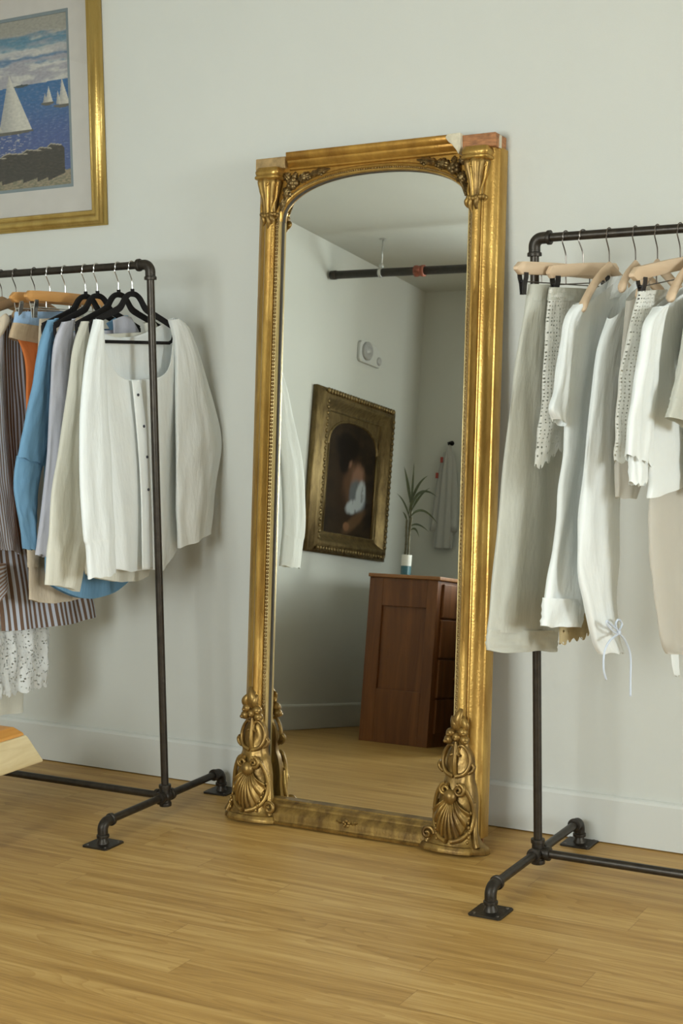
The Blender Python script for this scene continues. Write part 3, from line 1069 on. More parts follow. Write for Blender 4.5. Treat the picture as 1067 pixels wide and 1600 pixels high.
def clip_hanger(label, x, phi, half, woodm, clipm, wirem, hookm, tilt=0.0, cpos=0.8):
    t = hanger_thing('clip_hanger', label, x, phi, 'orange clip hangers on the left rack' if x < -2 else 'pale clip hangers on the right rack')
    hook(t, hookm)
    b = MB()
    R = []
    n = 24
    for i in range(n + 1):
        f = -1 + 2 * i / n
        y = f * half
        e = min(1, (1 - abs(f)) * half / 0.010)
        e = math.sqrt(max(0.05, 1 - (1 - e) ** 2))
        zc = -0.083 + tilt * y + 0.004 * (1 - f * f)
        R.append([(sx * 0.0075 * (0.8 + 0.2 * e), y, zc + sz * 0.0145 * e) for sx, sz in ((-1, -0.85), (-0.8, -1), (0.8, -1), (1, -0.85), (1, 0.85), (0.8, 1), (-0.8, 1), (-1, 0.85))])
    b.rings(R)
    b.build('wooden_bar', woodm, t, angle=40)
    b = MB()
    b.tube([(0.0, -half * cpos, -0.112 - tilt * half * cpos), (0.0, 0, -0.112), (0, half * cpos, -0.112 + tilt * half * cpos)], 0.0014, 8)
    for f in (-0.5, 0.5):
        b.tube([(0, f * half, -0.094 + tilt * f * half), (0, f * half, -0.112 + tilt * f * half)], 0.0016, 8)
    b.build('clip_rod', wirem, t)
    for f in (-cpos, cpos):
        c = MB()
        y, z = f * half, -0.112 + tilt * f * half
        for sx in (-1, 1):
            R = [[(sx * (g + w), y + sy * hw, zz) for w, sy, hw in ((0, -1, h), (0, 1, h), (0.0022, 1, h), (0.0022, -1, h))] for g, zz, h in ((0.0085, z + 0.020, 0.0075), (0.0075, z + 0.008, 0.008), (0.0035, z - 0.006, 0.008), (0.0018, z - 0.026, 0.0075), (0.0024, z - 0.030, 0.007))]
            c.rings(R)
        c.tube([(-0.006, y, z), (0.006, y, z)], 0.0035, 10)
        c.build('clip', clipm, t, angle=40)
    return t


def wood_hanger(label, x, phi, half, woodm, hookm, drop=0.085, sag=1.0):
    t = hanger_thing('wooden_hanger', label, x, phi, 'brown wooden hangers on the left rack' if x < -2 else 'pale wooden hangers on the right rack')
    hook(t, hookm)
    b = MB()
    R = []
    n = 40
    for i in range(n + 1):
        f = -1 + 2 * i / n
        a = abs(f)
        y = f * half
        zc = -0.083 - drop * (a ** 1.35) + 0.004 * math.exp(-(a * 9) ** 2)
        hh = 0.0150 - 0.003 * a
        th = 0.0065 + 0.006 * a ** 2
        e = min(1, (1 - a) * half / 0.012)
        e = math.sqrt(max(0.06, 1 - (1 - e) ** 2))
        xo = 0.018 * a ** 2
        R.append([(xo + th * math.cos(q) * e, y, zc + hh * math.sin(q) * e) for q in [2 * PI * k / 14 for k in range(14)]])
    b.rings(R)
    b.build('hanger_body', woodm, t, angle=60)
    return t


# ---------------------------------------------------------------- garments
def cloth_tube(mb, rows, x, phi=0.0, t=0.016, folds=3.0, amp=0.005, seed=0, nr=None, nc=56, sag=0.0, taper=True, scallop=None, caps=(False, False), dxs=None, ts=None, yr=-0.34, puff=0.0):
    """a hanging tube of cloth; rows = (left px, left py, right px, right py) down the garment"""
    nr = nr or 9 * len(rows)
    P = catmull(rows, nr)
    DX = catmull([(d,) for d in dxs], nr) if dxs else [(0.0,)] * nr
    TS = catmull([(d,) for d in ts], nr) if ts else [(t,)] * nr
    rs = random.Random(seed)
    ph = [rs.random() * 6.28 for _ in range(8)]
    R = []
    base = len(mb.v)
    acc = 0.0
    prevc = None
    _m = P[int(nr * 0.6)]
    wid = max(0.05, (at(_m[2], _m[3], x, phi, yr) - at(_m[0], _m[1], x, phi, yr)).length)
    for j, (lx, ly, rx, ry) in enumerate(P):
        g = j / (nr - 1)
        tt = TS[j][0]
        A = at(lx, ly, x + DX[j][0], phi, yr)
        B = at(rx, ry, x + DX[j][0], phi, yr)
        c = (A + B) / 2
        if prevc is not None:
            acc += (c - prevc).length
        prevc = c
        d = B - A
        nrm = Vector((math.cos(phi), -math.sin(phi), 0))
        w = d.length
        ring = []
        ramp = min(1.0, g * 1.6 + 0.12)
        for k in range(nc):
            a = 2 * PI * k / nc
            s_ = 0.5 - 0.5 * math.cos(a)
            sd = math.sin(a)
            off = tt * math.copysign(abs(sd) ** 0.75, sd)
            f = amp * ramp * (0.75 * math.sin(2 * PI * folds * 0.62 * s_ + ph[0] + 1.8 * g) + 0.35 * math.sin(2 * PI * folds * 1.25 * s_ + ph[1] - 2.6 * g + 0.8 * math.sin(5 * g)) + 0.5 * math.sin(2 * PI * folds * 0.4 * s_ + ph[2]))
            f *= 0.35 + 0.65 * abs(sd)
            wn = noise.noise(Vector((s_ * 5 + ph[3], g * 7 + (2 if sd > 0 else 9), seed))) * amp * 0.9
            p = A + d * s_ + nrm * (off + f + wn * (0.4 + 0.6 * ramp))
            p.z += noise.noise(Vector((s_ * 4, seed, 3.3))) * 0.006 * g
            if sag:
                p.z -= sag * math.sin(PI * s_) * g ** 3
            if scallop and j > nr - 6:
                p.z -= scallop[1] * abs(math.sin(PI * scallop[0] * s_ + 0.4)) * (j - nr + 6) / 5
            ring.append(p)
            mb.uv[base + j * nc + k] = (wid * (s_ if sd >= 0 else 1 + s_) * (1 if True else 1), acc)
        R.append(ring)
    mb.rings(R, caps)
    return mb


def cloth_sheet(mb, top, bot, left, right, x, phi=0.0, amp=0.005, folds=3.0, seed=0, nu=48, nv=60, bulge=0.012, yr=-0.34, dx0=0.0, dx1=0.0):
    """a panel with four curved edges given in photo pixels on an upright plane"""
    rs = random.Random(seed)
    ph = [rs.random() * 6.28 for _ in range(6)]
    Tc, Bc, Lc, Rc = (catmull(c, 60) for c in (top, bot, left, right))

    def fn(s_, t):
        T_, B_, L_, R_ = lerp_poly(Tc, s_), lerp_poly(Bc, s_), lerp_poly(Lc, t), lerp_poly(Rc, t)
        P = []
        for i in (0, 1):
            bil = (1 - s_) * (1 - t) * Tc[0][i] + s_ * (1 - t) * Tc[-1][i] + (1 - s_) * t * Bc[0][i] + s_ * t * Bc[-1][i]
            P.append((1 - t) * T_[i] + t * B_[i] + (1 - s_) * L_[i] + s_ * R_[i] - bil)
        p = at(P[0], P[1], x + dx0 + (dx1 - dx0) * t, phi, yr)
        off = bulge * math.sin(PI * s_) * (0.3 + 0.7 * math.sin(PI * min(1, t + 0.1)))
        off += amp * (0.1 + 0.9 * t) * (0.7 * math.sin(2 * PI * folds * 0.7 * s_ + ph[0] + 1.5 * t) + 0.35 * math.sin(2 * PI * folds * 1.3 * s_ + ph[1] - 2.0 * t))
        off += amp * 1.2 * noise.noise(Vector((s_ * 3.5, t * 3.0, seed))) * (0.3 + 0.7 * t)
        nrm = Vector((math.cos(phi), -math.sin(phi), 0))
        return p + nrm * off
    w = (at(*top[-1], x) - at(*top[0], x)).length
    h = abs(at(*bot[0], x).z - at(*top[0], x).z)
    mb.grid(fn, nu, nv, lambda s_, t: (s_ * w, t * h))
    return mb


def garment(name, label, cat, x, phi, low=0.7, group=None):
    y = rail_y(x)
    return thing(name, label, cat, (x, y, low), 0.0, group)


def part(mb, name, m, g, solid=0.0, **k):
    return mb.build(name, m, g, abs_=True, angle=180, solid=solid, **k)


# ---- left rack, from the pole end backwards
velvet_hanger('black velvet hanger nearest the upright of the left rack, holding the square-necked blouse', -2.563)
g = garment('blouse', 'white linen square-necked blouse with dark buttons, frontmost on the left rack', 'blouse', -2.563, 0, 0.69)
mb = MB()
cloth_sheet(mb, [(150, 497), (153, 509), (162, 520), (178, 526), (193, 527), (216, 524), (236, 516), (257, 505), (272, 495)],
            [(180, 882), (205, 886), (233, 882), (256, 884), (276, 858)], [(150, 497), (160, 600), (168, 700), (175, 800), (180, 882)],
            [(272, 495), (276, 600), (276, 700), (277, 790), (276, 858)], -2.586, amp=0.002, seed=3, bulge=-0.004)
part(mb, 'back_panel', M_c_white, g, 0.0012)
mb = MB()
cloth_sheet(mb, [(150, 497), (157, 525), (166, 553), (178, 580), (194, 592), (212, 593), (233, 592), (250, 588), (262, 575), (268, 548), (272, 496)],
            [(179, 889), (190, 891), (205, 894), (222, 891), (236, 890), (252, 892), (264, 880), (277, 860)], [(150, 497), (160, 600), (168, 700), (175, 800), (179, 889)],
            [(272, 496), (277, 600), (276, 700), (277, 790), (277, 860)], -2.548, amp=0.0045, folds=3.2, seed=5, bulge=0.010, nu=60, nv=70)
part(mb, 'front_panel', M_c_white, g, 0.0012)
mb = MB()
cloth_tube(mb, [(149, 499, 158, 502), (136, 550, 164, 570), (128, 620, 167, 640), (124, 700, 172, 700), (127, 780, 175, 780), (131, 840, 179, 832), (135, 856, 179, 848), (138, 905, 181, 897)], -2.550, t=0.014, folds=2.0, amp=0.003, seed=8, nc=44, dxs=[0.004, 0.02, 0.035, 0.055, 0.068, 0.074, 0.074, 0.074])
part(mb, 'sleeve', M_c_white, g)
mb = MB()
cloth_tube(mb, [(266, 500, 275, 497), (272, 525, 294, 514), (276, 570, 314, 565), (276, 640, 334, 632), (277, 700, 346, 690), (277, 760, 338, 752), (278, 815, 333, 800), (280, 856, 328, 834)], -2.546, t=0.015, folds=2.0, amp=0.005, seed=12, nc=48,
           dxs=[0.0, 0.005, 0.012, 0.026, 0.038, 0.038, 0.036, 0.034])
part(mb, 'sleeve', M_c_white, g)
mb = MB()
cloth_sheet(mb, [(206, 594), (212, 594), (219, 593)], [(222, 890), (230, 890), (238, 889)], [(206, 594), (214, 680), (220, 780), (222, 890)], [(219, 593), (230, 680), (236, 780), (238, 889)], -2.528, amp=0.0012, seed=2, nu=8, nv=40, bulge=0.004)
part(mb, 'placket', M_c_white, g, 0.001)
for q in ((216, 617), (225, 666), (230, 714), (232, 765)):
    c = at(q[0], q[1], -2.522)
    part(MB().ball(c, (0.003, 0.0042, 0.0042), 10), 'button', M_button, g)

velvet_hanger('black velvet hanger second from the upright of the left rack, holding the cream shirt', -2.611)
g = garment('shirt', 'cream linen shirt with long wide-cuffed sleeve, just behind the square-necked white blouse', 'shirt', -2.611, 0, 0.68)
mb = MB()
cloth_tube(mb, [(126, 524, 246, 518), (123, 545, 249, 540), (118, 620, 254, 610), (120, 720, 252, 720), (126, 830, 244, 830), (133, 896, 232, 900)], -2.615, t=0.014, folds=3.5, amp=0.004, seed=21, sag=0.022)
part(mb, 'body', M_c_cream, g)
mb = MB()
cloth_tube(mb, [(129, 502, 141, 503), (114, 550, 138, 560), (106, 615, 135, 630), (93, 700, 134, 710), (82, 760, 138, 790), (77, 830, 141, 830), (74, 868, 133, 872), (70, 913, 123, 923)], -2.600, t=0.014, folds=2.0, amp=0.004, seed=23, nc=44)
part(mb, 'sleeve', M_c_cream, g)
mb = MB()
cloth_tube(mb, [(225, 505, 240, 500), (235, 560, 262, 560), (240, 700, 268, 700), (238, 830, 262, 830)], -2.612, t=0.012, folds=1.5, amp=0.003, seed=24, nc=36)
part(mb, 'sleeve', M_c_cream, g)

velvet_hanger('third black velvet hanger from the upright of the left rack, holding the pale lavender shirt', -2.686)
g = garment('shirt', 'pale lavender shirt between the cream shirt and the blue shirt', 'shirt', -2.686, 0, 0.74)
mb = MB()
cloth_tube(mb, [(94, 520, 208, 514), (91, 550, 210, 540), (88, 640, 214, 630), (88, 760, 212, 760), (92, 868, 205, 868)], -2.690, t=0.012, folds=3, amp=0.003, seed=31, sag=0.01)
part(mb, 'body', M_c_lav, g)
mb = MB()
cloth_tube(mb, [(98, 503, 116, 498), (85, 540, 110, 550), (80, 620, 104, 640), (75, 720, 96, 730), (62, 830, 80, 835), (57, 866, 75, 871)], -2.676, t=0.012, folds=1.6, amp=0.003, seed=33, nc=40)
part(mb, 'sleeve', M_c_lav, g)
mb = MB()
cloth_sheet(mb, [(176, 500), (190, 494), (205, 496)], [(178, 524), (196, 526), (218, 520)], [(176, 500), (178, 524)], [(205, 496), (218, 520)], -2.66, amp=0.001, seed=4, nu=14, nv=8)
part(mb, 'collar', M_c_lav, g, 0.002)

velvet_hanger('fourth black velvet hanger from the upright of the left rack, holding the blue shirt', -2.728)
g = garment('shirt', 'mid-blue chambray shirt with a bent sleeve and a slit curved hem', 'shirt', -2.728, 0, 0.63)
mb = MB()
cloth_tube(mb, [(75, 520, 196, 512), (73, 550, 200, 545), (72, 640, 208, 630), (69, 740, 212, 740), (70, 850, 214, 850), (72, 908, 209, 898)], -2.734, t=0.012, folds=3, amp=0.003, seed=41, sag=0.062)
part(mb, 'body', M_c_blue, g)
mb = MB()
cloth_tube(mb, [(76, 500, 90, 497), (62, 540, 80, 545), (51, 600, 78, 610), (38, 660, 74, 680), (27, 715, 68, 728)], -2.716, t=0.012, folds=1.4, amp=0.003, seed=43, nc=40)
cloth_tube(mb, [(27, 712, 66, 727), (22, 750, 60, 752), (26, 790, 56, 790), (33, 820, 56, 822), (38, 857, 55, 860)], -2.722, t=0.012, folds=1.4, amp=0.004, seed=44, nc=40)
part(mb, 'sleeve', M_c_blue, g)
mb = MB()
cloth_sheet(mb, [(166, 505), (182, 494), (200, 493)], [(176, 523), (186, 522), (196, 512)], [(166, 505), (176, 523)], [(200, 493), (196, 512)], -2.714, amp=0.001, seed=6, nu=14, nv=8)
part(mb, 'collar', M_c_blue, g, 0.002)

clip_hanger('orange wooden clip hanger nearest the black velvet hangers', -2.801, 0, 0.168, M_orangewood, M_steel, M_steel, M_steel, -0.02)
g = garment('skirt', 'cream skirt with its hem showing left of the cream shirt cuff', 'skirt', -2.801, 0, 0.63)
mb = MB()
cloth_tube(mb, [(62, 498, 148, 495), (58, 560, 150, 560), (50, 700, 148, 700), (45, 830, 142, 830), (45, 938, 128, 932)], -2.803, t=0.012, folds=2.6, amp=0.004, seed=51, sag=0.012)
part(mb, 'skirt_body', M_c_beige, g)
mb = MB()
cloth_tube(mb, [(43, 858, 62, 862), (44, 886, 61, 886)], -2.785, t=0.010, folds=1.0, amp=0.002, seed=52, nc=24, nr=10)
part(mb, 'cuff', M_c_beige, g)

clip_hanger('orange wooden clip hanger further left, holding the orange trousers', -2.858, 0, 0.165, M_orangewood, M_steel, M_steel, M_steel, -0.01)
g = garment('trousers', 'orange trousers with khaki turned-down waistband and light blue lining, clipped to a wooden bar', 'trousers', -2.858, 0, 0.74)
mb = MB()
cloth_tube(mb, [(24, 522, 100, 520), (39, 560, 104, 560), (42, 620, 104, 620), (41, 700, 104, 700), (40, 850, 100, 850)], -2.862, t=0.011, folds=2, amp=0.003, seed=61)
part(mb, 'leg', M_c_orange, g)
mb = MB()
cloth_tube(mb, [(24, 487, 100, 487), (22, 497, 100, 500), (20, 512, 100, 516)], -2.862, t=0.014, folds=1.2, amp=0.002, seed=62, nr=14)
part(mb, 'waist_lining', M_c_lblue, g)
mb = MB()
cloth_tube(mb, [(21, 504, 102, 518), (17, 516, 102, 535), (15, 526, 102, 552)], -2.858, t=0.018, folds=1.2, amp=0.002, seed=63, nr=14)
part(mb, 'waistband', M_c_khaki, g)

wood_hanger('brown wooden hanger under the dark hook, holding the brown-striped shirt', -2.914, 0, 0.115, M_brownwood, M_darkwire, 0.05)
g = garment('shirt', 'long brown and pale blue striped shirt at the left edge, hem below the blue shirt', 'shirt', -2.914, 0, 0.52)
mb = MB()
cloth_tube(mb, [(-14, 502, 50, 484), (-22, 540, 62, 540), (-24, 640, 76, 640), (-18, 760, 90, 760), (-8, 880, 130, 880), (2, 985, 150, 962)], -2.920, t=0.014, folds=4.5, amp=0.006, seed=71, sag=0.012)
part(mb, 'body', M_c_stripe, g)
mb = MB()
cloth_tube(mb, [(-20, 505, 4, 500), (-30, 600, 8, 610), (-28, 720, 16, 720), (-20, 800, 24, 800), (-10, 856, 30, 866)], -2.900, t=0.013, folds=2, amp=0.004, seed=73, nc=40)
part(mb, 'sleeve', M_c_fine, g)
mb = MB()
cloth_tube(mb, [(-24, 884, 8, 880), (-22, 960, 12, 920)], -2.892, t=0.012, folds=1, amp=0.002, seed=74, nc=30, nr=12)
part(mb, 'cuff', M_c_cross, g)
mb = MB()
cloth_sheet(mb, [(-4, 500), (6, 490), (18, 502)], [(-10, 540), (-2, 530), (4, 522)], [(-4, 500), (-10, 540)], [(18, 502), (4, 522)], -2.893, amp=0.001, seed=7, nu=12, nv=10)
part(mb, 'collar', M_c_beige, g, 0.002)

wood_hanger('brown wooden hanger further left, its rounded tip beside the silver clips', -2.985, 0, 0.185, M_brownwood, M_darkwire, 0.055)
g = garment('lace_dress', 'white lace dress with a ruffled hem below the striped shirt', 'dress', -2.985, 0, 0.33)
mb = MB()
cloth_tube(mb, [(-40, 510, 60, 500), (-50, 640, 70, 640), (-50, 800, 74, 800), (-45, 960, 75, 956)], -2.985, t=0.014, folds=4, amp=0.005, seed=81)
part(mb, 'dress_body', M_c_white, g)
mb = MB()
cloth_tube(mb, [(-45, 950, 74, 950), (-40, 1000, 76, 1000), (-38, 1095, 74, 1064)], -2.978, t=0.018, folds=7, amp=0.010, seed=82, nc=110, scallop=(9, 0.012))
part(mb, 'lace_ruffle', M_c_lace, g)

wood_hanger('brown wooden hanger leftmost in the photo, cut by its left edge', -3.040, 0, 0.185, M_brownwood, M_darkwire, 0.055)
g = garment('dress', 'long ivory dress hanging lowest at the left edge, below the lace', 'dress', -3.040, 0, 0.25)
mb = MB()
cloth_tube(mb, [(-60, 510, 30, 505), (-70, 700, 36, 700), (-70, 900, 38, 900), (-70, 1060, 36, 1050), (-72, 1128, 35, 1112)], -3.042, t=0.014, folds=3, amp=0.005, seed=91)
part(mb, 'dress_body', M_c_cream, g)

# pale wooden stand at the left edge
st = thing('wooden_stand', 'low pale wooden stand with an orange-stained top at the left edge of the photo', 'stand', (-2.82, -0.75, 0))
M_standwood = wood_mat('pale_pine', (0.62, 0.48, 0.24), (0.80, 0.68, 0.42), 0.5, 1.2, 'Y')
M_standtop = wood_mat('orange_stained_pine', (0.60, 0.25, 0.045), (0.74, 0.38, 0.10), 0.4, 1.2, 'Y')
b = MB()
b.rings([[(-2.95, -0.87, z), (-2.69 - i, -0.87, z), (-2.69 - i, -0.640 - j, z), (-2.95, -0.640 - j, z)] for z, i, j in ((0.207, 0.0, 0.0), (0.211, -0.002, -0.002), (0.288, 0.004, 0.050), (0.293, 0.006, 0.055))])
part(b, 'block', M_standwood, st, smooth=False, bevel=0.003)
b = MB()
b.rings([[(-2.94, -0.86, z), (-2.698 - i, -0.86, z), (-2.698 - i, -0.697 - j, z), (-2.94, -0.697 - j, z)] for z, i, j in ((0.293, 0.0, 0.0), (0.300, 0.004, 0.001), (0.315, 0.030, 0.010), (0.318, 0.05, 0.03))])
part(b, 'top_board', M_standtop, st, smooth=False, bevel=0.003)
for p in ((-2.925, -0.85), (-2.725, -0.85), (-2.925, -0.685)):
    part(MB().lathe((p[0], p[1], 0), [(0.014, 0), (0.018, 0.207)], 16), 'leg', M_standwood, st)
b = MB()
b.rings([[(-2.80 + p * k, -0.765 + q * k, z) for p, q in ((-1, -1), (1, -1), (1, 1), (-1, 1))] for z, k in ((0.316, 0.022), (0.40, 0.020))])
part(b, 'post', plain('pinkish_wood', (0.66, 0.50, 0.42), 0.5, var=0.08), st, smooth=False, bevel=0.003)

# ---- right rack
clip_hanger('pale wooden clip hanger with black clips nearest the upright of the right rack', -1.287, rad(12), 0.205, M_palewood, M_blackclip, M_darkwire, M_darkwire, 0.0, 0.86)
g = garment('skirt', 'long cream twill skirt with a wide hem band, beside the mirror', 'skirt', -1.287, rad(12), 0.6)
mb = MB()
cloth_tube(mb, [(828, 447, 868, 449), (820, 490, 876, 490), (808, 560, 882, 560), (799, 630, 886, 630), (786, 760, 886, 760), (771, 900, 880, 900), (763, 985, 872, 987)], -1.287, rad(12), t=0.014, folds=2.2, amp=0.005, seed=101, yr=YR_)
part(mb, 'skirt_body', M_c_ivory, g)
mb = MB()
cloth_tube(mb, [(763, 983, 872, 985), (761, 1000, 871, 1002), (762, 1016, 868, 1019)], -1.287, rad(12), t=0.0165, folds=2.2, amp=0.004, seed=101, yr=YR_, nr=14)
part(mb, 'hem_band', M_c_ivory, g)
mb = MB()
cloth_tube(mb, [(828, 444, 868, 446), (826, 470, 871, 471)], -1.287, rad(12), t=0.0165, folds=1.2, amp=0.001, seed=102, yr=YR_, nr=10)
part(mb, 'waistband', M_c_ivory, g)

clip_hanger('pale wooden clip hanger second from the upright of the right rack, turned outward', -1.244, rad(22), 0.118, M_palewood, M_blackclip, M_darkwire, M_darkwire, 0.06, 0.8)
g = garment('skirt', 'white eyelet skirt with a pointed scalloped hem, just right of the long cream skirt', 'skirt', -1.244, rad(14), 1.0)
mb = MB()
cloth_tube(mb, [(859, 452, 918, 455), (853, 520, 920, 515), (846, 630, 918, 620), (839, 690, 912, 675), (836, 722, 905, 672)], -1.244, rad(14), t=0.013, folds=3, amp=0.005, seed=111, yr=YR_, scallop=(7, 0.016), nc=90)
part(mb, 'skirt_body', M_c_eyelet, g)
mb = MB()
cloth_tube(mb, [(860, 449, 918, 452), (857, 470, 919, 472)], -1.244, rad(14), t=0.0155, folds=2, amp=0.002, seed=112, yr=YR_, nr=10)
part(mb, 'waistband', M_c_ivory, g)

wood_hanger('pale wooden shoulder hanger third from the upright of the right rack', -1.180, rad(8), 0.168, M_palewood, M_darkwire, 0.10)
g = garment('dress', 'white short-sleeved dress with a banded hem, left of the drawstring dress', 'dress', -1.180, rad(10), 0.66)
mb = MB()
cloth_tube(mb, [(903, 480, 967, 430), (895, 530, 972, 500), (887, 620, 952, 610), (881, 700, 940, 700), (872, 770, 932, 770), (863, 860, 926, 860), (851, 930, 915, 932), (846, 976, 906, 979)], -1.180, rad(10), t=0.016, folds=2.4, amp=0.006, seed=121, yr=YR_)
part(mb, 'dress_body', M_c_white, g)
mb = MB()
cloth_tube(mb, [(900, 476, 913, 472), (887, 495, 900, 505), (880, 540, 892, 545), (871, 603, 886, 610), (860, 636, 884, 650), (868, 655, 880, 666)], -1.168, rad(10), t=0.014, folds=1.3, amp=0.004, seed=122, yr=YR_, nc=40)
part(mb, 'sleeve', M_c_white, g)
mb = MB()
cloth_tube(mb, [(850, 934, 914, 936), (845, 978, 906, 981)], -1.178, rad(10), t=0.0185, folds=2.4, amp=0.005, seed=121, yr=YR_, nr=10)
part(mb, 'hem_band', M_c_white, g)
mb = MB()
cloth_tube(mb, [(872, 940, 922, 940), (873, 1000, 921, 984)], -1.186, rad(10), t=0.010, folds=2.4, amp=0.004, seed=124, yr=YR_, nr=14, scallop=(5, 0.012), nc=70)
o = part(mb, 'underskirt', M_c_tan, g)
o['label'] = 'tan lace underskirt edge'
mb = MB()
cloth_tube(mb, [(958, 432, 975, 428), (950, 452, 978, 446), (945, 468, 980, 462)], -1.172, rad(10), t=0.014, folds=1, amp=0.002, seed=125, yr=YR_, nr=12, nc=40)
part(mb, 'collar', M_c_white, g)

wood_hanger('pale wooden shoulder hanger fourth from the upright of the right rack', -1.117, rad(8), 0.105, M_palewood, M_darkwire, 0.055)
g = garment('dress', 'long white dress tied at the hem with a pale blue striped cord', 'dress', -1.117, rad(8), 0.6)
mb = MB()
cloth_tube(mb, [(952, 498, 1000, 438), (939, 530, 990, 510), (930, 580, 978, 572), (920, 675, 968, 675), (912, 760, 968, 757), (906, 833, 966, 833), (905, 890, 964, 890), (914, 945, 962, 945), (928, 1000, 966, 985), (938, 1022, 974, 1019)], -1.117, rad(8), t=0.017, folds=2.2, amp=0.006, seed=131, yr=YR_)
part(mb, 'dress_body', M_c_white, g)
mb = MB()


def cord(P, r=0.0024, x=-1.075, ph=rad(8)):
    pts = [at(p[0], p[1], x, ph, YR_) for p in catmull(P, 22)]
    mb.tube(pts, r, 8)


cord([(966, 985), (957, 978), (948, 970), (950, 978), (960, 988), (967, 990)])
cord([(967, 986), (972, 975), (966, 968), (962, 976), (966, 988)])
cord([(967, 990), (952, 1002), (944, 1020), (943, 1045), (947, 1062)])
cord([(968, 990), (978, 1003), (985, 1025), (985, 1060), (985, 1088)])
mb.ball(at(967, 988, -1.075, rad(8), YR_), (0.005, 0.006, 0.006), 10)
part(mb, 'tie_cord', M_c_tie, g)['label'] = 'pale blue striped tie cord'

wood_hanger('pale wooden shoulder hanger fifth from the upright of the right rack', -1.065, rad(8), 0.130, M_palewood, M_darkwire, 0.075)
g = garment('blouse', 'sheer off-white blouse, mostly hidden behind the eyelet-lace skirt', 'blouse', -1.065, rad(8), 0.96)
mb = MB()
cloth_tube(mb, [(982, 470, 1012, 440), (974, 540, 1018, 530), (968, 640, 1018, 640), (966, 720, 1010, 720), (966, 776, 992, 781)], -1.065, rad(8), t=0.014, folds=2, amp=0.004, seed=141, yr=YR_)
part(mb, 'body', M_c_sheer, g)

clip_hanger('pale wooden clip hanger at the right edge, holding the eyelet-lace skirt', -1.012, rad(10), 0.225, M_palewood, M_blackclip, M_darkwire, M_darkwire, 0.14, 0.80)
g = garment('skirt', 'white eyelet-lace skirt with a ruffled hem under the rightmost wooden bar', 'skirt', -1.012, rad(10), 1.0)
mb = MB()
cloth_tube(mb, [(999, 455, 1040, 452), (988, 500, 1044, 500), (978, 548, 1044, 548), (968, 620, 1040, 620), (962, 690, 1034, 690), (961, 716, 1030, 716)], -1.012, rad(10), t=0.014, folds=3, amp=0.006, seed=151, yr=YR_, scallop=(7, 0.012), nc=90)
part(mb, 'skirt_body', M_c_eyelet, g)

wood_hanger('pale wooden shoulder hanger just outside the right edge, inside the white puffed top', -0.979, rad(8), 0.165, M_palewood, M_darkwire, 0.085)
g = garment('dress', 'white dress with a loose ruffled sleeve and a sheer lower skirt, at the right edge', 'dress', -0.979, rad(8), 0.6)
mb = MB()
cloth_tube(mb, [(1026, 482, 1085, 440), (1020, 530, 1100, 520), (1018, 620, 1100, 620), (1017, 720, 1100, 715), (1013, 779, 1102, 742)], -0.979, rad(8), t=0.014, folds=2.4, amp=0.005, seed=161, yr=YR_)
part(mb, 'bodice', M_c_white, g)
mb = MB()
cloth_tube(mb, [(1026, 480, 1038, 478), (1009, 503, 1032, 515), (1001, 545, 1027, 555), (991, 600, 1024, 610), (983, 655, 1020, 670), (978, 706, 1016, 726)], -0.966, rad(8), t=0.015, folds=2.6, amp=0.005, seed=162, yr=YR_, scallop=(4, 0.008))
cloth_tube(mb, [(988, 690, 1014, 700), (986, 752, 1005, 757)], -0.970, rad(8), t=0.011, folds=2.6, amp=0.004, seed=163, yr=YR_, scallop=(4, 0.008), nr=14)
part(mb, 'sleeve', M_c_white, g)
mb = MB()
cloth_tube(mb, [(1016, 760, 1100, 735), (1014, 833, 1100, 833), (1021, 925, 1100, 925), (1032, 1000, 1100, 1000), (1042, 1023, 1104, 1022)], -0.985, rad(8), t=0.014, folds=2, amp=0.006, seed=164, yr=YR_)
part(mb, 'skirt_body', M_c_sheer, g)
mb = MB()
cloth_tube(mb, [(1047, 1015, 1060, 1015), (1050, 1040, 1061, 1040), (1053, 1055, 1062, 1056)], -0.985, rad(8), t=0.002, folds=1, amp=0.001, seed=165, yr=YR_, nc=16, nr=10, caps=(True, True))
part(mb, 'sash_end', M_c_white, g)

wood_hanger('pale wooden shoulder hanger outermost at the right edge, inside the cuffed blouse', -0.930, rad(5), 0.165, M_palewood, M_darkwire, 0.085)
g = garment('blouse', 'ivory blouse at the far right edge, only its cuffed short sleeve in view', 'blouse', -0.930, rad(5), 0.95)
mb = MB()
cloth_tube(mb, [(1080, 470, 1130, 440), (1082, 545, 1140, 545), (1085, 660, 1140, 660), (1086, 770, 1140, 760)], -0.930, rad(5), t=0.014, folds=2, amp=0.004, seed=171, yr=YR_)
part(mb, 'body', M_c_ivory, g)
mb = MB()
cloth_tube(mb, [(1078, 480, 1092, 470), (1068, 548, 1092, 545), (1059, 596, 1090, 600), (1052, 625, 1088, 638)], -0.915, rad(5), t=0.015, folds=2, amp=0.004, seed=172, yr=YR_, nc=44)
part(mb, 'sleeve', M_c_ivory, g)
mb = MB()
cloth_tube(mb, [(1052, 622, 1089, 636), (1045, 652, 1084, 672)], -0.915, rad(5), t=0.017, folds=2, amp=0.004, seed=172, yr=YR_, nc=44, nr=10)
part(mb, 'cuff', M_c_ivory, g)


# ---------------------------------------------------------------- framed pictures
def mix(a, b_, t):
    t = min(max(t, 0.0), 1.0)
    return tuple(x + (y - x) * t for x, y in zip(a, b_))


def sst(a, b_, x):
    t = min(max((x - a) / (b_ - a), 0), 1)
    return t * t * (3 - 2 * t)


